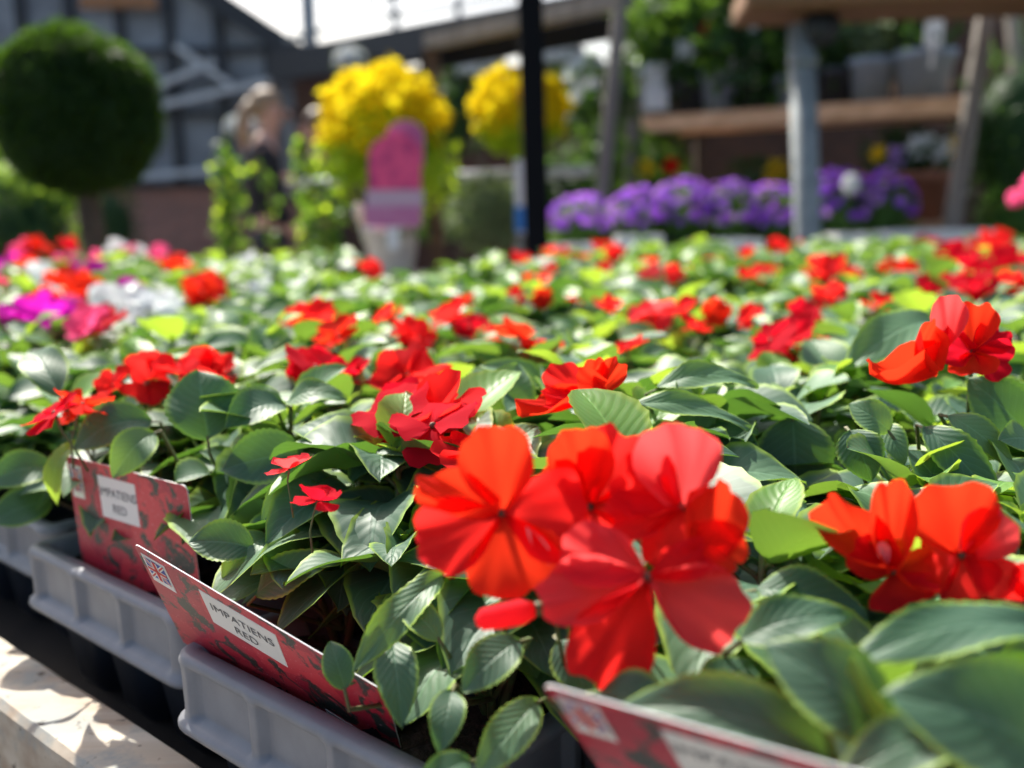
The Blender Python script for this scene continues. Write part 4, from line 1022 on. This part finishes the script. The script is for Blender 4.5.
def potted(px, r, h, pm, leafm, lab, rx, rz, n=260, ln=.06, fl=None, lo=False, lift=0, cat='potted plant', name='potted_plant', off=.14, tagc=None, sq=1, group='pots on the upper plank'):
    q = shelfpos(px, off, lo); z = zl if lo else zs
    t = thing(name, Vector((q.x, q.y, z)), lab, cat, group)
    m = MB(); nn = 32; vs = []
    pr = [(0, .001), (r*.78, 0), (r*.97, h*.80), (r*1.03, h*.81), (r*1.05, h), (r*.95, h), (r*.9, h*.86), (0, h*.86)]
    for rr_, zz in pr:
        for k in range(nn): 
            kx = rr_*(1+(.012 if k % 4 < 2 else 0)); vs.append((kx*cos(2*pi*k/nn)*sq, kx*sin(2*pi*k/nn), zz))
    m.add(vs, [(i*nn+k, i*nn+(k+1) % nn, (i+1)*nn+(k+1) % nn, (i+1)*nn+k) for i in range(len(pr)-1) for k in range(nn)]); m.build('pot', pm, t)
    if leafm:
        c = Vector((0, 0, h+rz*.6)); m = MB(); m.blob(c-UP*rz*.2, rx*.5, 6, .1, sq=(1, 1, rz/rx)); leafshell(m, c, rx, n, ln, ln*.45, sq=(1, .8, rz/rx), depth=.6, rnd=brnd); m.build('foliage', leafm, t)
    if fl:
        for (dx, dz, s, cm) in fl:
            m = MB(); p = Vector((dx, -rx*.55, h+dz))
            for j in range(6):
                a = j*1.05; m.card(p, Vector((cos(a), -.2, sin(a))), Vector((0, -1, 0)), s, s*.9)
            m.blob(p, s*.3, 5); m.tube([p, Vector((dx*.4, 0, h*.9))], .003, 5); m.build('blossom', cm, t)
    if tagc:
        dx, dz, tw, th = tagc; m = MB(); m.bar(Vector((dx, -r-.01, h+dz-th/2)), Vector((dx, -r-.01, h+dz+th/2)), tw, .003, up=Vector((0, 1, 0))); m.bar(Vector((dx, -r-.004, h*.6)), Vector((dx, -r-.01, h+dz-th/2)), .012, .003, up=Vector((0, 1, 0))); m.build('plant_tag', M_white, t, smooth=False)
    return t
GP = M_greypot
potted(658, .085, .19, GP, M_mid, 'grey pot with large white tag at the left end of the upper plank', .15, .20, 240, .09, tagc=(-.02, -.08, .09, .17))
potted(693, .075, .13, M_cell, M_dark, 'dark pot with pale blossom behind, second along the upper plank', .14, .2, 240, .07, fl=[(-.05, .10, .05, PET['white']), (.02, .16, .045, PET['coral'])])
potted(721, .08, .155, GP, M_mid, 'grey pot with white tag left of the galvanised pole', .13, .24, 220, .10, tagc=(.05, .03, .08, .11))
potted(757, .07, .13, M_cell, M_dark, 'small dark pot with tall narrow leaves and white tag near the pole', .12, .30, 260, .12, tagc=(-.03, .12, .05, .13))
potted(790, .06, .12, GP, M_mid, 'grey pot mostly hidden by the galvanised pole', .10, .22, 200, .1)
potted(836, .08, .13, M_cell, M_dark, 'dark pot right of the galvanised pole', .11, .16, 220, .07)
potted(871, .085, .155, GP, M_grey, 'grey pot with spiky grey plant on the upper plank', .07, .10, 160, .07)
potted(922, .098, .165, GP, M_dark, 'largest grey pot with white tag at the right end of upper plank', .10, .15, 200, .07, tagc=(-.02, .05, .06, .10))
potted(757, .11, .09, M_terra, M_dark, 'terracotta bowl of pansies left of the galvanised pole', .13, .09, 260, .045, fl=[(-.10, .04, .035, PET['white']), (.05, .10, .05, PET['yellow']), (.02, .06, .03, PET['yellow'])], lo=True, sq=1.2, group='planters on the lower plank')
potted(903, .12, .17, M_terra, M_dark, 'terracotta planter of pansies right of the galvanised pole', .16, .09, 300, .05, fl=[(-.13, .06, .035, PET['yellow']), (-.07, .05, .045, PET['lilac']), (.0, .08, .05, PET['white']), (.08, .07, .05, PET['white']), (.03, .09, .045, PET['white']), (.13, .08, .04, PET['yellow'])], lo=True, sq=1.3, group='planters on the lower plank')
potted(655, .08, .13, M_cell, M_mid, 'dark pot with a yellow and a red flower at left end of lower plank', .12, .16, 260, .06, fl=[(-.05, .08, .045, PET['yellow']), (.05, .09, .04, PET['orange'])], lo=True, group='planters on the lower plank')
bush(700, 5, 4.3, .24, .12, 260, M_mid, 'leafy plant hanging over the upper plank at top of photo', .11, group='plants around the staging')
bush(664, 18, 4.3, .13, .16, 220, M_mid, 'lighter leafy plant left of the upper plank pots', .09, group='plants around the staging')
bush(1012, 140, 3.6, .20, .32, 900, M_dark, 'dark conifer at the right edge beside the leaning leg', .07, group='plants around the staging', w=.008)
bush(1022, 230, 3.3, .14, .14, 500, M_mid, 'small leafy clump low at the right edge', .04, group='plants around the staging')
# lime tuft in planter
# near pink petal at right edge
pf = thing('pink_flower', at(1034, 190, 1.9), 'pink flower reaching in at the right edge of the photo', 'flower')
mb = MB()
for k, (tx, ty) in enumerate(((1004, 204), (1020, 178), (1048, 170), (1058, 205), (1026, 208))): mb.petal(at(1034, 190, 1.9), at(tx, ty, 1.9-.01*k), (0, -1, .3), .034, nr=6, na=10)
mb.build('petals', PET['pink'], pf, pf.location)
mb = MB(); q = at(1036, 300, 1.95); mb.tube([at(1034, 190, 1.9), at(1036, 240, 1.92), Vector((q.x, q.y, .84))], .003, 6); mb.build('stem', M_stem, pf, pf.location)

# ------------------------------------------------------------------ purple campanulas in white trays behind the bed
ftb = thing('flower_table', Vector((.75, 3.4, 0)), 'narrow dark table carrying the purple campanulas behind the bench', 'table')
mb = MB(); zf = at(700, 246, 3.3).z-.05; mb.bar((.05, 3.3, zf-.02), (1.75, 3.3, zf-.02), .30, .035); mb.build('table_top', M_deck, ftb, ftb.location, smooth=False)
for x in (.1, 1.7):
    mb = MB(); mb.bar((x, 3.3, 0), (x, 3.3, zf-.037), .06, .2, up=Vector((0, 1, 0))); mb.build('leg', M_brownwood, ftb, ftb.location, smooth=False)
CP = [(583, 222, .115, .08), (640, 218, .10, .09), (682, 212, .10, .10), (728, 214, .10, .10), (772, 216, .10, .095), (836, 208, .10, .115), (884, 206, .095, .105)]
where = ['leftmost purple campanula, just right of the black post', 'purple campanula second from the black post', 'purple campanula under the left end of upper plank', 'purple campanula below the small pansy bowl', 'purple campanula touching the left side of galvanised pole', 'purple campanula just right of galvanised pole, with pale lilac bloom', 'rightmost purple campanula below the terracotta planter']
for i, (px, py, rx, rz) in enumerate(CP):
    c = at(px, py, 3.3); t = thing('campanula', Vector((c.x, 3.3, zf)), where[i], 'potted plant', 'purple campanulas in a row')
    pot(t, c.x, 3.3, zf, .06, .08, M_cell)
    mb = MB(); cc = Vector((c.x, 3.3, max(c.z, zf+.08))); mb.blob(cc-UP*.02, rx*.7, 8, .1, sq=(1, 1, rz/rx)); leafshell(mb, cc-UP*.02, rx, 350, .03, .02, sq=(1, .9, rz/rx), depth=.3, rnd=brnd); mb.build('foliage', M_mid, t, t.location)
    mb = MB()
    for k in range(105):
        d = rv(brnd); d.z = abs(d.z)*1.1-.25; d.normalize(); p = cc+Vector((d.x*rx, d.y*rx*.9, d.z*rz))*brnd.uniform(1.0, 1.12)
        mb.mi = 1 if brnd.random() < .2 else 0; e1 = d.orthogonal().normalized(); e2 = d.cross(e1); ph = brnd.uniform(0, 6)
        for j in range(5):
            a = j*1.257+ph; mb.card(p, (e1*cos(a)+e2*sin(a))+d*.45, d, .017, .016)
    mb.build('blossoms', [PET['purple'], PET['lilac']], t, t.location)
    if i == 5:
        mb = MB(); p = at(851, 184, 3.2)
        for j in range(8):
            a = j*.785; mb.card(p, Vector((cos(a), -.3, sin(a)*1.2)), Vector((0, -1, 0)), .036, .03)
        mb.blob(p, .025, 6, sq=(1, 1, 1.3)); mb.tube([p, cc], .003, 5); o = mb.build('pale_bloom', PET['white'], t, t.location); o['label'] = 'single pale lilac bloom'
def wtray(x0, x1, y, z, lab, h=.035):
    t = thing('carry_tray', Vector(((x0+x1)/2, y, z)), lab, 'tray', 'pale carry trays behind the bench')
    mb = MB(); w = x1-x0; d = .16; pr = [(0, 0, 0), (.5, .5, 0), (.5, .5, h), (.47, .47, h), (.46, .46, .006), (0, 0, .006)]
    vs = []
    for a_, b__, zz in pr:
        for sx, sy in ((-1, -1), (1, -1), (1, 1), (-1, 1)): vs.append((sx*a_*w, sy*b__*d, zz))
    mb.add(vs, [(i*4+k, i*4+(k+1) % 4, (i+1)*4+(k+1) % 4, (i+1)*4+k) for i in range(5) for k in range(4)]); mb.build('rim', M_white, t, smooth=False); return t
for (xa, xb, py, lab) in ((548, 612, 251, 'white tray with red edge print left of the purple campanulas'), (618, 664, 242, 'white tray under the second purple campanula'), (716, 764, 246, 'pale tray left of the galvanised pole'), (838, 888, 240, 'pale tray right of the galvanised pole'), (892, 1000, 237, 'long pale tray at the foot of the leaning leg')):
    Yt = 3.06; p, q = at(xa, py, Yt), at(xb, py, Yt); t = wtray(p.x, q.x, Yt+.08, zf-.03, lab, max(.03, p.z-zf+.045))
tb2 = thing('side_table', Vector((.9, 3.1, 0)), 'low grey table in front of the campanula table', 'table')
mb = MB(); mb.bar((.0, 3.1, zf-.045), (1.9, 3.1, zf-.045), .2, .03); mb.build('table_top', M_greywood, tb2, tb2.location, smooth=False)
for x in (.05, 1.85):
    mb = MB(); mb.bar((x, 3.1, 0), (x, 3.1, zf-.06), .05, .1, up=Vector((0, 1, 0))); mb.build('leg', M_brownwood, tb2, tb2.location, smooth=False)

# ------------------------------------------------------------------ light, sky, camera
w = bpy.data.worlds.new('sky'); S.world = w; w.use_nodes = True; nt = w.node_tree
bg = nt.nodes['Background']; sk = nt.nodes.new('ShaderNodeTexSky'); sk.sky_type = 'NISHITA'; sk.sun_disc = False
SAZ, SEL = radians(-28), radians(47)
sk.sun_elevation = SEL; sk.sun_rotation = SAZ; sk.air_density = 1; sk.dust_density = 4; sk.ozone_density = .6
nt.links.new(sk.outputs[0], bg.inputs[0]); bg.inputs[1].default_value = SKY = .205
su = bpy.data.lights.new('sun', 'SUN'); su.energy = 8.8; su.angle = radians(.6); su.color = (1, .95, .86)
so = link('sun', su); sv = Vector((sin(SAZ)*cos(SEL), cos(SAZ)*cos(SEL), sin(SEL))); so.rotation_euler = sv.to_track_quat('Z', 'Y').to_euler(); so.location = sv*20
cam = bpy.data.cameras.new('camera'); co = link('camera', cam); S.camera = co
cam.sensor_width = 36; cam.lens = 36*F/1024; cam.clip_start = .01; cam.clip_end = 200
fwd = Vector((0, cos(TH), -sin(TH)))
co.location = CAM
right = Vector((1, 0, 0)); upv = right.cross(fwd)
# image point x axis: ray(px,.) uses xr = x cos + y sin
xr_ = right*cos(RO)-upv*sin(RO); yr_ = right*sin(RO)+upv*cos(RO)
co.matrix_basis = Matrix.Translation(CAM) @ Matrix((xr_, yr_, -fwd)).transposed().to_4x4()
cam.dof.use_dof = True; cam.dof.focus_distance = .45; cam.dof.aperture_fstop = 4.9; cam.dof.aperture_blades = 0
S.view_settings.view_transform = 'Standard'; S.view_settings.look = 'None'; S.view_settings.gamma = 1; S.view_settings.exposure = .15; S.view_settings.use_curve_mapping = False
S.cycles.use_denoising = True; S.cycles.max_bounces = 8; S.cycles.transmission_bounces = 6; S.cycles.sample_clamp_indirect = 6
